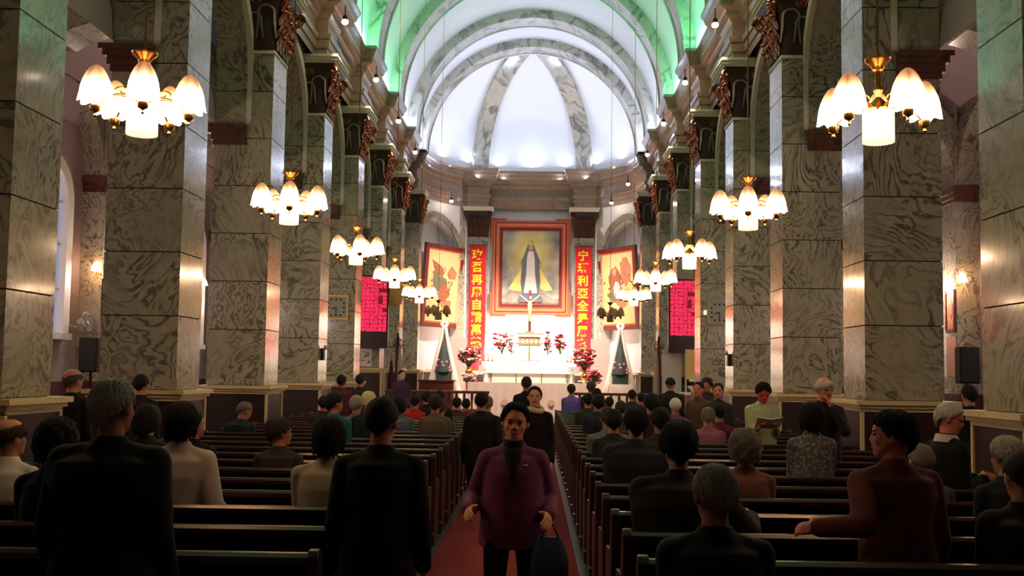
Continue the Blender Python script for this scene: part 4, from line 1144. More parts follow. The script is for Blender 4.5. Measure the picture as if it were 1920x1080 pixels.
# ------------------------------------------------------------------ pews
PEW0, PITCH, NP = 4.5, .755, 24
def make_pew(lab, x0, x1, loc, grp):
    root = thing('church_pew', lab, 'pew', loc, 0, grp)
    w = (x1 - x0) / 2
    R_ = Matrix.Rotation(R(-8), 3, 'X')
    m = MB(); m.prism([(.0, .83), (.02, .83), (.10, .40), (.08, .40)], 0, -w, w); m.prism([(.03, .33), (.05, .33), (.10, .40), (.08, .40)], 0, -w, w); m.build('backrest', 'pew_wood', root)
    m = MB(); m.prism([(-.035, .815), (-.035, .84), (-.015, .855), (.02, .855), (.04, .84), (.04, .815)], 0, -w, w); m.build('top_rail', 'pew_rail', root)
    m = MB(); m.prism([(.08, .40), (.08, .44), (.40, .455), (.42, .44), (.42, .41)], 0, -w, w); m.build('seat', 'pew_wood', root, bevel=.006)
    end = None
    for q in (-1, 1):
        if end is None:
            m = MB(); m.prism([(-.05, 0), (-.045, .84), (-.02, .87), (.03, .87), (.06, .82), (.10, .62), (.38, .6), (.42, .57), (.42, .5), (.40, .4), (.36, .1), (.38, 0)], 0, -.025, .025)
            end = m.build('end_panel', 'pew_end', root, bevel=.008); end.location = (-w - .025, 0, 0)
        else:
            e = end.copy(); COL.objects.link(e); e.parent = root; e.location = (w + .025, 0, 0)
    m = MB(); e0, e1 = (-w, w + .07) if loc[0] < 0 else (-w - .07, w)
    m.box(e0, e1, -.27, -.145, .11, .145); k = m.build('kneeler', 'pew_rail', root, bevel=.01)
    m = MB(); 
    for x in (-w + .1, 0, w - .1): m.box(x - .02, x + .02, -.25, -.18, 0, .11)
    m.build('support', 'pew_wood', k)
    return root
pews = {}
for s, x0, x1 in ((-1, -3.93, -.80), (1, .69, 3.93)):
    sd = 'left' if s < 0 else 'right'; proto = None; grp = 'dark pews %s of the aisle' % sd
    for n in range(NP):
        lab = 'dark lacquered wooden pew %s of the aisle, %s row from the camera' % (sd, ORD[n])
        loc = ((x0 + x1) / 2, PEW0 + PITCH * n, 0)
        if proto is None: proto = make_pew(lab, x0, x1, loc, grp)
        else: dup(proto, loc, lab)
dup(proto, ((.69 + 3.93) / 2, PEW0 - PITCH, 0), 'dark pew nearest the camera, carrying the seated man with thinning grey hair')
# ------------------------------------------------------------------ lights
def area(name, loc, size, energy, color, rot, spread=180):
    l = bpy.data.lights.new(name, 'AREA'); l.shape = 'RECTANGLE'; l.size, l.size_y = size; l.energy = energy; l.color = color; l.spread = R(spread)
    o = bpy.data.objects.new(name, l); COL.objects.link(o); o.location = loc; o.rotation_euler = rot
    return o
GREEN, COOL = (.22, 1, .42), (.58, .68, 1)
for n in range(-1, 7):
    y0 = dn(n) + PT; y1 = dn(n + 1) if n < 6 else 34.5
    yc = (y0 + y1) / 2; L = y1 - y0 - .3
    green = n <= 4
    for s in (-1, 1):
        e, c = ((62, (.26, 1, .56)) if n == 4 else (74, (.18, 1, .46)) if n > 1 else (34, GREEN)) if green else (76, (.66, .74, 1))
        # cove tube lying on the cornice, shining up into the vault
        area('cove', (s * 3.86, yc, ENT1 + .03), (.06, L), e, c, (0, R(180 - 15 * s), 0))
for s in (-1, 1):
    for k in range(5):
        ph = R(14 + 76 * k / 4) 
        x, y = ap(s, 3.72, ph)
        o = area('dome_cove', (x, y, ENT1 + .03), (.06, 1.2), 43, (.68, .76, 1), (0, 0, 0))
        o.rotation_euler = (Vector((-x * .28, (AY - y) * .28, 1))).to_track_quat('-Z', 'Y').to_euler()
def spotl(loc, tgt, e, col, size=60, soft=.15):
    l = bpy.data.lights.new('altar_spot', 'SPOT'); o = bpy.data.objects.new('altar_spot', l); COL.objects.link(o)
    l.energy = e; l.color = col; l.spot_size = R(size); l.spot_blend = .7; l.shadow_soft_size = soft
    o.location = loc; o.rotation_euler = (Vector(tgt) - Vector(loc)).to_track_quat('-Z', 'Y').to_euler()
WARM = (1, .74, .55)
for s in (-1, 1):
    spotl((s * 3.2, 31.2, 7.5), (s * .6, 38, 1.6), 2700, (1, .80, .62), 50)
    spotl((s * 1.2, 34.0, 8.5), (-s * 3.3, 37.0, 2.6), 3000, (1, .72, .66), 60)
    spotl((s * 2.6, 26.9, 8.3), (s * .5, 31.5, 1.0), 2300, (1, .74, .56), 40)  # added spots from the nave side, brightening the front table
for x in (-.95, .95): area('altar_fill', (x, 37.1, 1.95), (1.5, .12), 150, (1, .78, .6), (R(118), 0, 0))  # added floodlights behind the altar shelf, brightening the wall
# ------------------------------------------------------------------ people
PENDING = []
def solid(mb, name, vox, m, parent, it=5, fac=.5):
    """several overlapping closed volumes become one continuous surface"""
    bmesh.ops.recalc_face_normals(mb.bm, faces=mb.bm.faces)
    me = bpy.data.meshes.new(name); mb.bm.to_mesh(me); mb.bm.free()
    o = bpy.data.objects.new(name, me); COL.objects.link(o); o.parent = parent
    r = o.modifiers.new('r', 'REMESH'); r.mode = 'VOXEL'; r.voxel_size = vox
    if it: q = o.modifiers.new('s', 'SMOOTH'); q.factor = fac; q.iterations = it
    PENDING.append((o, m)); return o
def finish_solids():
    dg = bpy.context.evaluated_depsgraph_get(); dg.update()
    done = [(o, m, bpy.data.meshes.new_from_object(o.evaluated_get(dg))) for o, m in PENDING]
    for o, m, me in done:
        o.modifiers.clear(); o.data = me; me.materials.clear(); me.materials.append(MATS[m])
        for p in me.polygons: p.use_smooth = True
    PENDING.clear()
def cmat(rgb, pre='cloth', rough=.85, vary=.12, vs=14):
    n = '%s_%d_%d_%d' % (pre, *rgb)
    if n not in MATS: mat(n, rgb, rough, vary=vary, vscale=vs, spec=.25)
    return n
mat('eye_dark', (24, 18, 16), .3); mat('lip', (140, 70, 62), .5)
X_, Y_, Z_ = Vector((1, 0, 0)), Vector((0, 1, 0)), Vector((0, 0, 1))
def ik(a, b, l1, l2, pole):
    d = b - a; L = min(d.length, l1 + l2 - .004); d.normalize()
    c = (l1 * l1 + L * L - l2 * l2) / (2 * L); h = math.sqrt(max(0, l1 * l1 - c * c))
    p = pole - d * pole.dot(d); p.normalize()
    return a + d * c + p * h, a + d * L
def hand(mb, w, d, n, side, curl=.5, s=1.0):
    """palm, four unequal bent fingers and a thumb leaving the side of the palm; side = direction of the thumb"""
    d = d.normalized(); n = (n - d * n.dot(d)).normalized(); sd = (side - d * side.dot(d) - n * side.dot(n))
    sd = sd.normalized() if sd.length > 1e-3 else d.cross(n)
    mb.loft([(w - d * .02, sd, n, .026 * s, .022 * s), (w + d * .02 * s, sd, n, .032 * s, .019 * s), (w + d * .06 * s, sd, n, .041 * s, .017 * s), (w + d * .09 * s, sd, n, .040 * s, .014 * s)], 12)
    for k, (off, ln) in enumerate(((.030, .070), (.010, .080), (-.010, .074), (-.029, .058))):
        p = w + d * .082 * s + sd * off * s; dr = d
        for j, fr in enumerate((.45, .32, .25)):
            a = curl * (.55, .8, .6)[j]
            dr = (dr * math.cos(a) + n * math.sin(a)).normalized()
            q = p + dr * ln * s * fr; mb.cap(p, (.0095 - .001 * j) * s, q, (.009 - .001 * j) * s, 8); p = q
    p = w + d * .028 * s + sd * .028 * s; dr = (d * .62 + sd * .7 + n * .25).normalized()
    q = p + dr * .038 * s; mb.cap(p, .0125 * s, q, .011 * s, 8); dr = (dr + d * .4 + n * .35 * curl).normalized()
    mb.cap(q, .011 * s, q + dr * .03 * s, .0085 * s, 8)
def head_rings(M):
    prof = [(.0, .022, .024, .062), (.012, .040, .042, .046), (.035, .053, .062, .028), (.07, .064, .080, .010), (.11, .072, .091, .0), (.15, .0765, .095, -.004), (.185, .070, .085, -.008), (.208, .052, .062, -.008), (.222, .026, .032, -.008)]
    x, y = M.to_3x3() @ X_, M.to_3x3() @ Y_
    return [(M @ Vector((0, cy, z)), x, y, rx, ry) for z, rx, ry, cy in prof]
def hair(style, M, hm, parent, tufts=0):
    """shell of hair with a ragged edge; near heads also get combed tufts laid over it"""
    rnd = random.Random(str(M))
    F = {'short': (50, 86, 138, .011, .001), 'neat': (54, 94, 144, .018, .003), 'bob': (58, 134, 146, .024, .003), 'perm': (60, 124, 140, .034, .010),
         'cap': (62, 88, 100, .016, 0), 'knit': (66, 100, 120, .022, .003), 'bald': (74, 92, 138, .007, .001), 'sleek': (46, 92, 142, .012, .001)}
    fr = F[style]; rows = []; n = 54; mm = 14; hat = style in ('cap', 'knit')
    def edge(a):
        f = abs(((a / PI + 1) % 2) - 1); t = f * 2
        e = fr[0] + (fr[1] - fr[0]) * (t * t * (3 - 2 * t)) if t < 1 else fr[1] + (fr[2] - fr[1]) * (t - 1)
        if not hat: e += 3.5 * math.sin(5 * a + fr[0]) * (1 - .5 * f) + (6 * math.exp(-((t - .82) / .12) ** 2) if style in ('short', 'neat', 'bald') else 0)
        return e
    def pt(a, th, e, lift=0):
        rx, ry, rz_ = .0775 + e + lift, .097 + e + lift, .105 + e + lift
        if th > PI / 2 and style in ('bob', 'perm'):
            q = th - PI / 2; x, y, z = rx * math.sin(a) * (1 - .06 * q), ry * math.cos(a) * (1 - .10 * q), -q * .125
        else: x, y, z = rx * math.sin(th) * math.sin(a), ry * math.sin(th) * math.cos(a), rz_ * math.cos(th)
        return Vector((x, y - .007, z + .119))
    rag = [0 if hat else rnd.uniform(-4, 4) for k in range(n)]
    s0 = .56 if style == 'bald' else 0
    ph1, ph2 = rnd.uniform(0, 6), rnd.uniform(0, 6)
    for i in range(1, mm + 1):
        row = []
        for k in range(n):
            a = 2 * PI * k / n; v = s0 + (1 - s0) * i / mm if s0 else i / mm
            th = R(edge(a) + rag[k] * v * v) * v
            e = fr[3] * (.5 + .5 * min(1, math.sin(min(th, PI / 2)) * 1.2 + .2)) + fr[4] * (math.sin(6 * a + ph1 + 3 * math.sin(4 * th + ph2)) + rnd.uniform(-.5, .5))
            if not hat and i >= mm - 1: e -= fr[3] * .45 * (i - mm + 2) / 2       # thins out towards the hairline
            if s0: e *= min(1, .25 + (v - s0) * 3)
            row.append(M @ pt(a, th, e))
        rows.append(row)
    mb = MB(); g = mb.quadgrid(rows, close_u=True)
    if not s0:
        top = mb.bm.verts.new(M @ Vector((0, -.007, .119 + .105 + fr[3] * .6)))
        for k in range(n): mb.face((top, g[0][k], g[0][(k + 1) % n]))
    if style == 'cap': mb.loft([(M @ Vector((0, .075, .155)), M.to_3x3() @ X_, M.to_3x3() @ Y_, .07, .03), (M @ Vector((0, .085, .145)), M.to_3x3() @ X_, M.to_3x3() @ Y_, .082, .062)], 20)
    o = mb.build('hat' if hat else 'hair', hm, parent, smooth=180)
    so = o.modifiers.new('t', 'SOLIDIFY'); so.thickness = .010; so.offset = -1
    if tufts and not hat:
        t = MB(); part = rnd.uniform(-.5, .5)
        for k in range(tufts):
            a = rnd.uniform(0, 2 * PI); em = edge(a); v0 = max(s0, rnd.uniform(.02, .8)); v1 = min(1.06, v0 + rnd.uniform(.25, .5)); da = rnd.uniform(-.25, .25) + .25 * math.sin(a + part); pts = []
            curl = .35 if style == 'perm' else .06
            for j in range(5):
                v = v0 + (v1 - v0) * j / 4
                e = fr[3] * (.5 + .5 * min(1, math.sin(min(R(em) * v, PI / 2)) * 1.2 + .2)) * (1 if v < .9 else .75)
                pts.append(M @ pt(a + da * j / 4 + curl * math.sin(j * 2.1 + k), R(em) * v, e, rnd.uniform(-.001, .003) + (.004 if j == 4 else 0)))
            t.tube(pts, [.002, .0042, .0045, .0035, .001], 5)
        to = t.build('strands', hm, o, smooth=180)
    return o
HAIR = {'black': (20, 17, 17), 'brown': (52, 38, 30), 'grey': (104, 98, 92), 'dgrey': (62, 57, 53), 'white': (200, 196, 186), 'lgrey': (152, 146, 136)}
def person(label, X, Y, top, pose='sit', rz=0, z0=0, coat=(24, 24, 26), hs='short', hc='black', skin=(186, 132, 104), pants=(22, 22, 24), lean=4, yaw=0, pitch=0, roll=0, side=0,
           L=None, Rr=None, hem=None, bulk=1.0, vox=.013, face=False, sh=.15, group=None, collar=None, poleR=None, poleL=None, foot=0, curlL=.5, curlR=.5, hn=None, knees=None, hscale=1.0, twist=0, extra=None, stride=0, coatmat=None):
    root = thing('person', label, 'person', (X, Y, z0), R(rz), group)
    top = top - z0; l = R(lean); hz = .585 if pose == 'sit' else max(.72, .525 * top)
    if pose == 'sit' and top > 1.42: hz += (top - 1.42) * .6
    sl = R(side); u = Vector((math.sin(sl), math.sin(l), math.cos(l))).normalized()
    NH = .268 * hscale
    T = (top - NH - hz) / u.z
    hip = Vector((0, 0, hz)); N = hip + u * T
    fwd = (Y_ - u * Y_.dot(u)).normalized(); rgt = fwd.cross(u).normalized()
    Tw = Matrix.Rotation(R(twist), 3, 'Z'); fwd = Tw @ fwd; rgt = Tw @ rgt; yaw = yaw + twist
    Mh = Matrix.Translation(N + u * .045 + Vector((0, .012, .018))) @ Euler((-R(pitch), R(roll), R(yaw)), 'ZXY' if False else 'XYZ').to_matrix().to_4x4() if False else None
    rot = Matrix.Rotation(R(yaw), 4, 'Z') @ Matrix.Rotation(-R(pitch), 4, 'X') @ Matrix.Rotation(R(roll), 4, 'Y')
    piv = N + u * .033 + Vector((0, .012, 0))          # top of the neck, the head turns about it
    Mh = Matrix.Translation(piv) @ rot @ Matrix.Translation(Vector((0, .0, .012))) @ Matrix.Scale(hscale, 4)
    skm = cmat(skin, 'skin', .55, .06, 20); cm = coatmat or cmat(coat); pm = cmat(pants); hm = cmat(HAIR[hc] if isinstance(hc, str) else hc, 'hair', .8, .35, 90)
    S = {}; arms = {}
    for q in (-1, 1):
        S[q] = N - u * .075 + rgt * sh * q
        tg = L if q < 0 else Rr
        if tg is None: tg = (q * .10, .30, hz + .10) if pose == 'sit' else S[q] + Vector((q * .045, .09, -.50))
        pole = Vector(poleR) if q > 0 and poleR else Vector(poleL) if q < 0 and poleL else Vector((q * .22, -.8, -.6))
        e, w = ik(S[q], (Tw @ Vector(tg)) if twist else Vector(tg), .285, .25, Tw @ pole); arms[q] = (e, w)
    # legs
    legs = {}
    for q in (-1, 1):
        h = hip + Vector((q * .09, 0, -.02))
        if pose == 'sit': k = Vector((q * .11, .40, .535)); a = Vector((q * .11, .41, .09))
        else:
            st = stride * q
            k = h + Vector((q * .01, .03 + st * .5 + max(0, st) * .2, -(hz - .07) * .5)); k = k + Vector((0, foot * .55, 0)); a = Vector((q * .10, st - .01 + foot, .085 + (.03 if st < 0 else 0)))
        legs[q] = (h, k, a)
    b = MB()      # one continuous body
    b.loft(head_rings(Mh), 20)
    b.cap(N - u * .06, .056, piv + rot.to_3x3() @ Vector((0, -.004, .05)), .053, 14)
    P = lambda x, y, z: Mh @ Vector((x, y, z))
    b.cap(P(0, .084, .122), .009, P(0, .099, .085), .012, 8); b.ellipsoid(P(0, .060, .055), (.042, .026, .036), 12, 8)
    for q in (-1, 1):
        b.ellipsoid(P(q * .014, .095, .078), (.009, .010, .008), 8, 5)
        b.ellipsoid(P(q * .078, -.008, .105), (.011, .022, .033), 10, 7, rot.to_3x3())
        b.ellipsoid(P(q * .034, .058, .082), (.028, .02, .028), 10, 8)
    b.ellipsoid(P(0, .083, .132), (.05, .012, .010), 10, 6, rot.to_3x3())
    b.ellipsoid(P(0, .083, .052), (.024, .012, .010), 10, 6, rot.to_3x3()); b.ellipsoid(P(0, .073, .014), (.02, .014, .014), 8, 6)
    b.loft([(hip - u * .06, rgt, fwd, .13, .09), (hip + u * T * .35, rgt, fwd, .125, .085), (hip + u * T * .75, rgt, fwd, .14, .09), (N - u * .02, rgt, fwd, .07, .06)], 16)
    for q in (-1, 1):
        e, w = arms[q]; b.cap(S[q], .04, e, .034, 10); b.cap(e, .033, w, .024, 10)
        d = (w - e).normalized(); nn = Vector((-q * .8, .2, -.6)) if hn is None else Vector(hn[0] if q < 0 else hn[1])
        hand(b, w, d, Tw @ nn, Tw @ Vector((-q * .3, .9, .3)), curlL if q < 0 else curlR, 1.0)
        h, k, a = legs[q]; b.cap(h, .07, k, .05, 10); b.cap(k, .048, a, .034, 10); b.cap(a, .034, a + Vector((0, .12, -.05)), .026, 10)
    solid(b, 'body', vox, skm, root, 4)
    c = MB(); bk = bulk
    hemz = hem
    base = []
    if pose == 'sit': base = [(hip - u * .07, rgt, fwd, .18 * bk, .15 * bk)]
    else:
        hemz = hem if hem is not None else hz - .06
        base = [(Vector((0, -.01, hemz)), rgt, fwd, .19 * bk, .145 * bk)]
        if hz - hemz > .15: base.append((Vector((0, -.005, (hz + hemz) / 2)), rgt, fwd, .185 * bk, .14 * bk))
    w0 = sh / .16
    c.loft(base + [(hip + u * .03, rgt, fwd, .175 * bk, .138 * bk), (hip + u * T * .38, rgt, fwd, .163 * bk, .128 * bk), (hip + u * T * .68 - fwd * .005, rgt, fwd, .172 * bk * w0, .132 * bk),
            (hip + u * T * .86 - fwd * .008, rgt, fwd, .165 * bk * w0, .112 * bk), (N - u * .035 - fwd * .005, rgt, fwd, .12 * w0, .085), (N + u * .012, rgt, fwd, .074, .068), (N + u * .04, rgt, fwd, .066, .064)], 24)
    for q in (-1, 1):
        e, w = arms[q]; d = (w - e).normalized()
        c.cap(N - u * .028 + rgt * q * .045, .05, S[q], .058 * bk, 12)
        c.cap(S[q], .062 * bk, e, .053 * bk, 12); c.cap(e, .053 * bk, w - d * .012, .044 * bk, 12)
    solid(c, 'jacket', max(vox, .011), cm, root, 4)
    t = MB()
    t.ellipsoid(hip - Z_ * .02, (.165, .12, .085 if pose == 'sit' else .12), 16, 10)
    for q in (-1, 1):
        h, k, a = legs[q]; t.cap(h, .095, k, .068, 12); t.cap(k, .066, a, .047, 12)
    solid(t, 'trousers', .018, pm, root, 3)
    for q in (-1, 1):
        a = legs[q][2]; s_ = MB(); s_.loft([(a + Vector((0, -.07, -.055)), X_, Z_, .03, .026), (a + Vector((0, -.02, -.05)), X_, Z_, .042, .036), (a + Vector((0, .06, -.058)), X_, Z_, .046, .028), (a + Vector((0, .15, -.064)), X_, Z_, .036, .02), (a + Vector((0, .18, -.068)), X_, Z_, .015, .012)], 12)
        s_.build('shoe', 'black_plastic', root, smooth=60)
    hair(hs, Mh, hm, root, 420 if vox < .0105 else 0)
    if face:
        for q in (-1, 1):
            e_ = MB(); e_.ellipsoid(P(q * .031, .0835, .112), (.0125, .008, .0065), 10, 6, rot.to_3x3()); e_.build('eye', 'eye_dark', root, smooth=180)
            e_ = MB(); e_.tube([P(q * .017, .0935, .1275), P(q * .032, .092, .1315), P(q * .048, .083, .128)], [.0022, .0028, .0016], 6); e_.build('eyebrow', hm, root, smooth=180)
        e_ = MB(); e_.tube([P(x_, .0945 - abs(x_) * .25, .049 + x_ * x_ * 9) for x_ in (-.027, -.016, 0, .016, .027)], [.0015, .004, .005, .004, .0015], 8); e_.build('mouth', 'lip', root, smooth=180)
    if collar:
        k = MB(); pts = [N + u * (.005 + .012 * math.sin(2 * a)) + rgt * .082 * math.cos(a) + fwd * .085 * math.sin(a) for a in [2 * PI * i / 28 for i in range(29)]]
        k.tube(pts, .034, 10, cap=False); k.build('collar', cmat(collar, 'fur', .95, .25, 60), root, smooth=180)
    if extra: extra(root, dict(N=N, u=u, hip=hip, arms=arms, P=P, rot=rot, S=S, fwd=fwd, rgt=rgt, hz=hz))
    return root
def glasses(root, k):
    P = k['P']; g = MB()
    for q in (-1, 1):
        g.tube([P(q * .033 + .021 * math.cos(a), .103, .112 + .017 * math.sin(a)) for a in [2 * PI * i / 16 for i in range(17)]], .0022, 6, cap=False)
        g.tube([P(q * .054, .102, .115), P(q * .078, .05, .118), P(q * .082, -.02, .112)], .002, 5)
    g.tube([P(-.012, .104, .114), P(.012, .104, .114)], .0022, 5); g.build('glasses', 'dark_metal', root)
def book(root, k):
    w = (k['arms'][-1][1] + k['arms'][1][1]) / 2; rz = root.rotation_euler[2]
    ROOTS['book'] = Matrix.Translation(root.location) @ Matrix.Rotation(rz, 4, 'Z') @ Matrix.Translation(w + Vector((0, .10, .03)))
def scarf(root, k):
    N, u, fwd, rgt = k['N'], k['u'], k['fwd'], k['rgt']
    m = MB(); m.loft([(N + u * .03 + fwd * .0, rgt, fwd, .08, .08), (N - u * .03, rgt, fwd, .10, .098)], 20)
    m.loft([(N - u * .02 + fwd * .095, rgt, fwd, .07, .02), (N - u * .2 + fwd * .145, rgt, fwd, .06, .02), (N - u * .36 + fwd * .165, rgt, fwd, .055, .018)], 12); m.build('scarf', 'scarf_pale', root, smooth=60)
ROOTS = {}
mat('floral', (112, 104, 104), .85)
def _floral():
    m = MATS['floral']; nt = m.node_tree; b = nt.nodes['Principled BSDF']; N = nt.nodes.new; L = nt.links.new
    tc = N('ShaderNodeTexCoord'); v = N('ShaderNodeTexVoronoi'); v.inputs['Scale'].default_value = 30; L(tc.outputs['Object'], v.inputs['Vector'])
    r = N('ShaderNodeValToRGB'); r.color_ramp.elements[0].color = srgb(150, 142, 142); r.color_ramp.elements[1].color = srgb(88, 84, 86); r.color_ramp.elements[0].position = .18; r.color_ramp.elements[1].position = .5
    L(v.outputs['Distance'], r.inputs[0]); L(r.outputs[0], b.inputs['Base Color'])
_floral()
mat('scarf_pale', (196, 190, 192), .85, vary=.1); mat('shirt_black', (12, 12, 14), .8); mat('bag_blue', (24, 52, 96), .6, vary=.3); mat('strap_dark', (18, 18, 22), .6); mat('page', (206, 200, 196), .8)
def purple(root, k):
    N, u, fwd, rgt, hip = k['N'], k['u'], k['fwd'], k['rgt'], k['hip']
    c = MB(); c.loft([(N + u * .055, rgt, fwd, .062, .064), (N + u * .0, rgt, fwd, .075, .074), (N - u * .05, rgt, fwd, .09, .086)], 20); c.build('sweater_collar', 'shirt_black', root, smooth=60)
    f = MB()        # dark sweater showing in the open neck of the coat
    f.loft([(N + u * .0 + fwd * .075, rgt, fwd, .06, .03), (N - u * .06 + fwd * .098, rgt, fwd, .052, .03), (N - u * .14 + fwd * .122, rgt, fwd, .03, .022), (N - u * .2 + fwd * .136, rgt, fwd, .006, .012)], 12); f.build('sweater', 'shirt_black', root, smooth=60)
    for i in range(4):
        z = MB(); z.ellipsoid(N - u * (.24 + .13 * i) + fwd * (.152 + .004 * i) + rgt * .035, (.012, .008, .012), 10, 6); z.build('button', 'shirt_black', root, smooth=60)
    q = MB(); q.ellipsoid(N - u * .09 + fwd * .115 - rgt * .075, (.02, .006, .007), 8, 5); q.build('brooch', 'white_paint', root, smooth=60)
person('standing man in a black jacket with cropped grey hair, seen from behind at lower left', -1.60, 4.25, 1.60, pose='stand', foot=0.2, coat=(8, 8, 10), hs='short', hc='lgrey', skin=(160, 98, 74), bulk=1.25, sh=0.185, vox=0.008, hem=0.55, lean=2, yaw=-14)
person('seated woman with bushy black hair beside the standing grey-haired man', -2.44, 5.52, 1.35, hs='perm', hc='black', coat=(9, 9, 11), vox=0.01)
person('bald man in a white shirt and glasses at the left edge', -3.09, 6.28, 1.32, hs='bald', hc='brown', coat=(206, 204, 196), skin=(196, 136, 108), yaw=-30, vox=0.009, face=True, extra=glasses)
person('man in a black coat standing by the left loudspeaker', -4.30, 9.75, 1.63, pose='stand', hs='bald', hc='dgrey', coat=(13, 13, 15), yaw=-20, hem=0.5, rz=-5)
person('dark haired person standing far off before the second left pillar', -4.31, 11.50, 1.57, pose='stand', hs='short', coat=(30, 24, 24))
person('dark haired woman whose head shows just right of the standing grey-haired man', -2.81, 7.79, 1.36, hs='bob', coat=(22, 20, 22), yaw=-15)
person('woman in a pale pinkish white jacket with bobbed black hair', -2.02, 6.28, 1.43, hs='bob', coat=(216, 192, 182), vox=0.009, sh=0.17, bulk=1.08, Rr=(0.27, 0.2, 0.72))
person('man in dark clothes turned sideways behind the white jacketed woman', -2.70, 8.54, 1.29, hs='short', coat=(16, 16, 20), yaw=-50, skin=(196, 140, 104))
person('grey haired person in dark blue bowing by the second left pillar', -3.62, 13.07, 1.23, hs='short', hc='grey', coat=(30, 38, 48), yaw=-50, pitch=22, lean=14)
person('woman with greying hair in a brownish grey top looking right', -1.96, 8.54, 1.24, hs='neat', hc='dgrey', coat=(64, 52, 48), yaw=-55, skin=(200, 130, 96), vox=0.01, face=True)
person('woman in a cream coat half hidden by the large dark figure', -1.09, 6.28, 1.35, hs='bob', coat=(178, 166, 144), vox=0.01, sh=0.17)
person('large standing figure in black stepping out of the left pews', -0.58, 5.03, 1.52, pose='stand', foot=0.15, coat=(7, 7, 9), hs='short', bulk=1.02, sh=0.17, lean=5, vox=0.011, hem=0.5, yaw=-8, z0=0.013)
person('older woman in a plum purple coat walking up the aisle towards the camera', 0.06, 6.25, 1.47, pose='stand', rz=180, coat=(122, 62, 104), hs='sleek', hc='black', skin=(238, 160, 122), pants=(10, 9, 11), face=True, vox=0.0065, hem=0.6, bulk=1.12, L=(-0.215, 0.14, 0.8), Rr=(0.255, 0.17, 0.83), sh=0.15, stride=0.13, pitch=2, hscale=1.0, roll=-4, z0=0.013, extra=purple)
person('woman in a dark coat with a cream fur collar standing in the aisle', 0.19, 11.60, 1.50, pose='stand', rz=180, coat=(26, 15, 18), hs='sleek', hc='black', skin=(222, 164, 136), face=True, vox=0.011, hem=0.5, collar=(206, 190, 160), z0=0.013)
person('person in dark navy standing in the aisle with back turned', 0.06, 16.30, 1.59, pose='stand', coat=(16, 18, 26), hs='short', hc='brown', hem=0.5, z0=0.013)
person('person in black walking at the left edge of the aisle', -0.46, 12.40, 1.41, pose='stand', coat=(14, 13, 15), hs='short', hc='black', hem=0.45, z0=0.013)
person('grey haired person in dark clothes at the left edge of the aisle', -0.48, 14.40, 1.32, pose='stand', coat=(24, 24, 26), hs='short', hc='grey', hem=0.45, z0=0.013)
person('woman in a teal jacket turned to the right', -2.10, 11.56, 1.39, hs='neat', coat=(36, 92, 98), yaw=-55, skin=(200, 132, 100))
person('person in a lilac jacket with light grey hair', -2.11, 13.07, 1.33, hs='short', hc='lgrey', coat=(120, 104, 132), yaw=-20)
person('person with a cream knitted hat in dark teal', -1.83, 12.31, 1.39, hs='knit', hc=(214, 198, 150), coat=(20, 34, 40))
person('person in dark red standing far left before the fourth pillar', -3.22, 17.86, 1.57, pose='stand', foot=0.17, hs='short', hc='black', coat=(70, 28, 34), skin=(150, 100, 84))
person('person in a dark grey coat standing far left beside the led board', -3.02, 18.62, 1.58, pose='stand', foot=0.17, hs='short', coat=(32, 30, 38))
person('dark haired woman in a grey blue jacket', -1.66, 13.84, 1.30, hs='bob', coat=(92, 100, 122), bulk=1.1)
person('brown haired person in a taupe jacket', -1.09, 13.08, 1.35, hs='neat', hc='brown', coat=(102, 84, 76), bulk=1.1)
person('greying person in an olive jacket near the aisle', -1.09, 13.82, 1.27, hs='short', hc='dgrey', coat=(84, 90, 44))
person('child sized person in a bright red jacket', -1.79, 16.84, 1.26, hs='short', coat=(176, 26, 36), sh=0.14)
person('person in a purple jacket holding a pale cloth to the face at the front left', -2.86, 23.20, 1.67, pose='stand', rz=-150, hs='short', coat=(66, 44, 76), skin=(210, 180, 165), face=True)
person('dark haired person in black beside the cream hat', -2.07, 15.34, 1.28, hs='short', coat=(20, 20, 26))
person('dark haired person in a black coat in front of the console', -1.68, 17.60, 1.31, hs='neat', coat=(16, 18, 20))
person('broad dark figure left of the aisle near the front', -1.32, 16.11, 1.35, hs='short', coat=(18, 24, 22), bulk=1.15)
person('dark haired person in maroon near the communion rail', -1.21, 18.36, 1.19, hs='short', coat=(64, 28, 32))
person('person in dark brown by the third left pillar', -3.00, 15.34, 1.26, hs='short', coat=(48, 34, 30))
person('person in a plum jacket left of the middle', -2.22, 16.09, 1.17, hs='bob', coat=(64, 36, 48))
person('dark haired person in a red scarf near the aisle at the front left', -1.09, 19.11, 1.15, hs='short', coat=(110, 30, 34))
person('seated man with thinning grey hair in a black jacket at lower right', 0.90, 4.02, 1.30, hs='short', hc=(128, 120, 112), coat=(11, 11, 13), skin=(150, 98, 78), vox=0.008, sh=0.17, bulk=1.08, yaw=8)
person('broad black haired man in a dark brown coat', 0.98, 5.55, 1.40, hs='neat', hc='black', coat=(38, 26, 22), vox=0.009, sh=0.2, bulk=1.25, lean=8, Rr=(0.42, 0.22, 0.86), hscale=1.12)
person('dark haired person in a dark blue grey jacket left of the broad man', 0.97, 7.82, 1.39, hs='neat', hc='black', coat=(36, 38, 46), vox=0.01, bulk=1.25, sh=0.19)
person('man in a maroon jacket turned to the left, one hand on the pew', 1.96, 5.03, 1.49, pose='stand', foot=0.17, hs='neat', hc='black', coat=(92, 34, 40), skin=(206, 122, 104), vox=0.008, bulk=1.1, sh=0.175, yaw=62, lean=4, face=True, L=(-0.4, 0.02, 0.93), hem=0.55, rz=8)
person('woman with curly grey brown hair in a dusty maroon jacket', 1.64, 7.03, 1.27, hs='perm', hc='grey', coat=(112, 70, 66), vox=0.01)
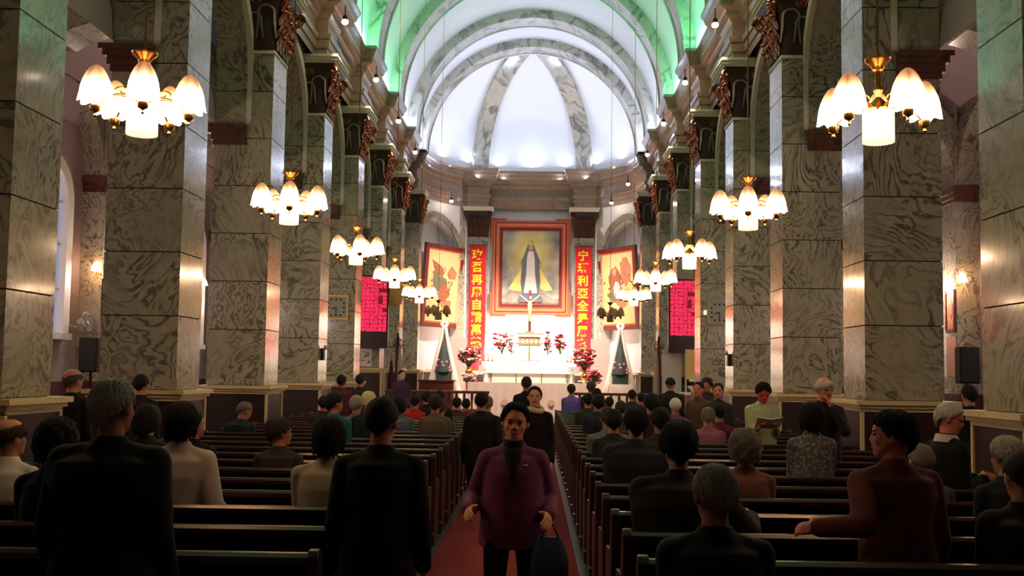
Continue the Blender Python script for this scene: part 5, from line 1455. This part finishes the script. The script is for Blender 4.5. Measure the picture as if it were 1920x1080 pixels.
person('dark haired woman in a grey flower patterned blouse', 2.51, 8.54, 1.43, hs='bob', hc='black', vox=0.01, coatmat='floral')
person('balding man in black with a hand raised to his mouth by the right pillar', 3.10, 10.34, 1.65, pose='stand', foot=-0.2, rz=180, hs='bald', hc='white', coat=(22, 24, 26), skin=(200, 128, 104), face=True, vox=0.009, L=(-0.05, 0.17, 1.34), poleL=(-0.6, 0.15, -1), yaw=14, pitch=8, bulk=1.05)
person('person in a light green jacket standing and reading a book', 2.99, 12.61, 1.58, pose='stand', foot=-0.2, rz=180, hs='neat', hc='black', coat=(178, 186, 146), skin=(206, 90, 72), face=True, vox=0.009, L=(-0.1, 0.3, 1.06), Rr=(0.1, 0.3, 1.06), pitch=26, bulk=1.05, extra=book)  # red light on the face is put into the skin colour
person('white haired woman in black with a pale scarf turned to the right, hands together', 3.34, 7.79, 1.47, twist=-72, yaw=-42, hs='short', hc='white', coat=(14, 14, 17), skin=(210, 130, 110), face=True, vox=0.009, pitch=14, lean=6, L=(-0.05, 0.27, 0.9), Rr=(0.05, 0.27, 0.9), extra=scarf)
person('person in a slate grey jacket partly hidden by the maroon man', 2.87, 7.03, 1.20, hs='short', hc='grey', coat=(70, 70, 74), vox=0.011, lean=12)
person('person with white brown hair in a dark blue jacket at the right edge', 3.09, 6.28, 1.30, hs='neat', hc='lgrey', coat=(22, 28, 36), vox=0.01, yaw=20)
person('large person in black at the right edge of the photo', 2.48, 4.80, 1.32, hs='short', hc='black', coat=(8, 8, 10), vox=0.011, bulk=1.25)
person('person in black standing behind the right loudspeaker pole', 4.96, 11.20, 1.59, pose='stand', hs='short', coat=(10, 10, 12))
person('person in a violet blue jacket at the front right by the aisle', 0.97, 21.38, 1.42, hs='neat', hc='brown', coat=(104, 92, 176))
person('grey haired person in a dark coat right of the violet jacket', 1.34, 20.62, 1.48, hs='neat', hc='dgrey', coat=(38, 32, 30))
person('dark haired person in dark green near the aisle', 1.04, 16.09, 1.34, hs='short', coat=(44, 50, 30))
person('dark haired person in a navy jacket', 1.06, 13.84, 1.37, hs='neat', coat=(30, 36, 50), bulk=1.1)
person('person in a pale grey jacket beside the aisle end of the pew', 0.97, 10.80, 1.30, hs='short', hc='brown', coat=(110, 106, 108), sh=0.17)
person('dark haired person in a dark olive jacket', 0.97, 10.06, 1.30, hs='neat', coat=(36, 36, 28), bulk=1.1)
person('dark haired person in purple near the right communion rail', 1.32, 18.36, 1.39, hs='short', coat=(60, 40, 66))
person('person in a white jacket near the communion rail', 1.60, 19.11, 1.22, hs='short', coat=(204, 198, 196))
person('dark haired person in blue at the front right', 2.10, 19.86, 1.35, hs='short', coat=(34, 38, 62))
person('person in a crimson jacket at the front right', 2.36, 20.62, 1.28, hs='short', coat=(150, 34, 66))
person('brown haired person in mouse grey', 1.43, 14.58, 1.27, hs='short', hc='brown', coat=(72, 62, 58))
person('dark haired person in black behind the crimson jacket', 1.91, 15.34, 1.22, hs='neat', coat=(24, 24, 24))
person('dark haired person in dark brown left of the white haired one', 1.52, 11.56, 1.43, hs='neat', coat=(44, 32, 30))
person('person in a black cap and coat standing tall', 2.57, 17.86, 1.60, pose='stand', foot=0.17, hs='cap', hc=(18, 18, 22), coat=(22, 22, 28), bulk=1.1, rz=-8)
person('person with white hair in a purple jacket', 2.21, 14.58, 1.32, hs='short', hc='white', coat=(96, 66, 104))
person('person in a brown coat standing with face to the left', 2.72, 15.63, 1.55, pose='stand', foot=-0.2, rz=150, hs='short', hc='black', coat=(84, 62, 46), skin=(196, 120, 100), face=True)
person('person in a dark knitted hat standing behind the brown coat', 2.97, 16.39, 1.61, pose='stand', foot=-0.2, rz=160, hs='knit', hc=(34, 30, 40), coat=(58, 48, 48), skin=(170, 110, 92))
person('person in a charcoal jacket standing by the fourth right pillar', 2.87, 14.88, 1.54, pose='stand', foot=-0.2, rz=165, hs='short', hc='black', coat=(46, 42, 46), skin=(190, 128, 108), face=True)
person('grey haired person in a dusty pink jacket', 2.29, 12.32, 1.27, hs='short', hc='grey', coat=(150, 92, 110), bulk=1.05)
person('dark haired person in magenta right of the dusty pink jacket', 2.56, 13.07, 1.29, hs='short', coat=(110, 30, 60))
person('person with dark hair and orange brown scarf behind the broad man', 1.34, 9.29, 1.35, hs='neat', coat=(60, 44, 34))
finish_solids()

# things in hands
M = ROOTS['book']; m = MB()
for q in (-1, 1): m.obox((q * .075, 0, .01), (.152, .21, .012), Matrix.Rotation(R(-q * 10), 3, 'Y'))
bk = m.build('open_book', 'page'); bk.matrix_world = M @ Matrix.Rotation(R(35), 4, 'X'); tag(bk, 'open book with pale pages held by the person in the light green jacket', 'book')
root = thing('shopping_bag', 'dark blue bag hanging from the hand of the woman in the purple coat', 'bag', (.06 + .225, 6.25 - .17, .36))
m = MB(); m.loft([((0, 0, 0), X_, Y_, .10, .05), ((0, 0, .05), X_, Y_, .115, .06), ((0, 0, .2), X_, Y_, .112, .055), ((0, 0, .31), X_, Y_, .085, .03), ((0, 0, .33), X_, Y_, .07, .02)], 20); m.build('pouch', 'bag_blue', root, smooth=60)
m = MB()
for y in (-.015, .015): m.tube([(-.055, y, .32), (-.02, y * .6, .40), (0, y * .4, .425), (.02, y * .6, .40), (.055, y, .32)], .007, 6)
m.build('handle', 'strap_dark', root, smooth=60)
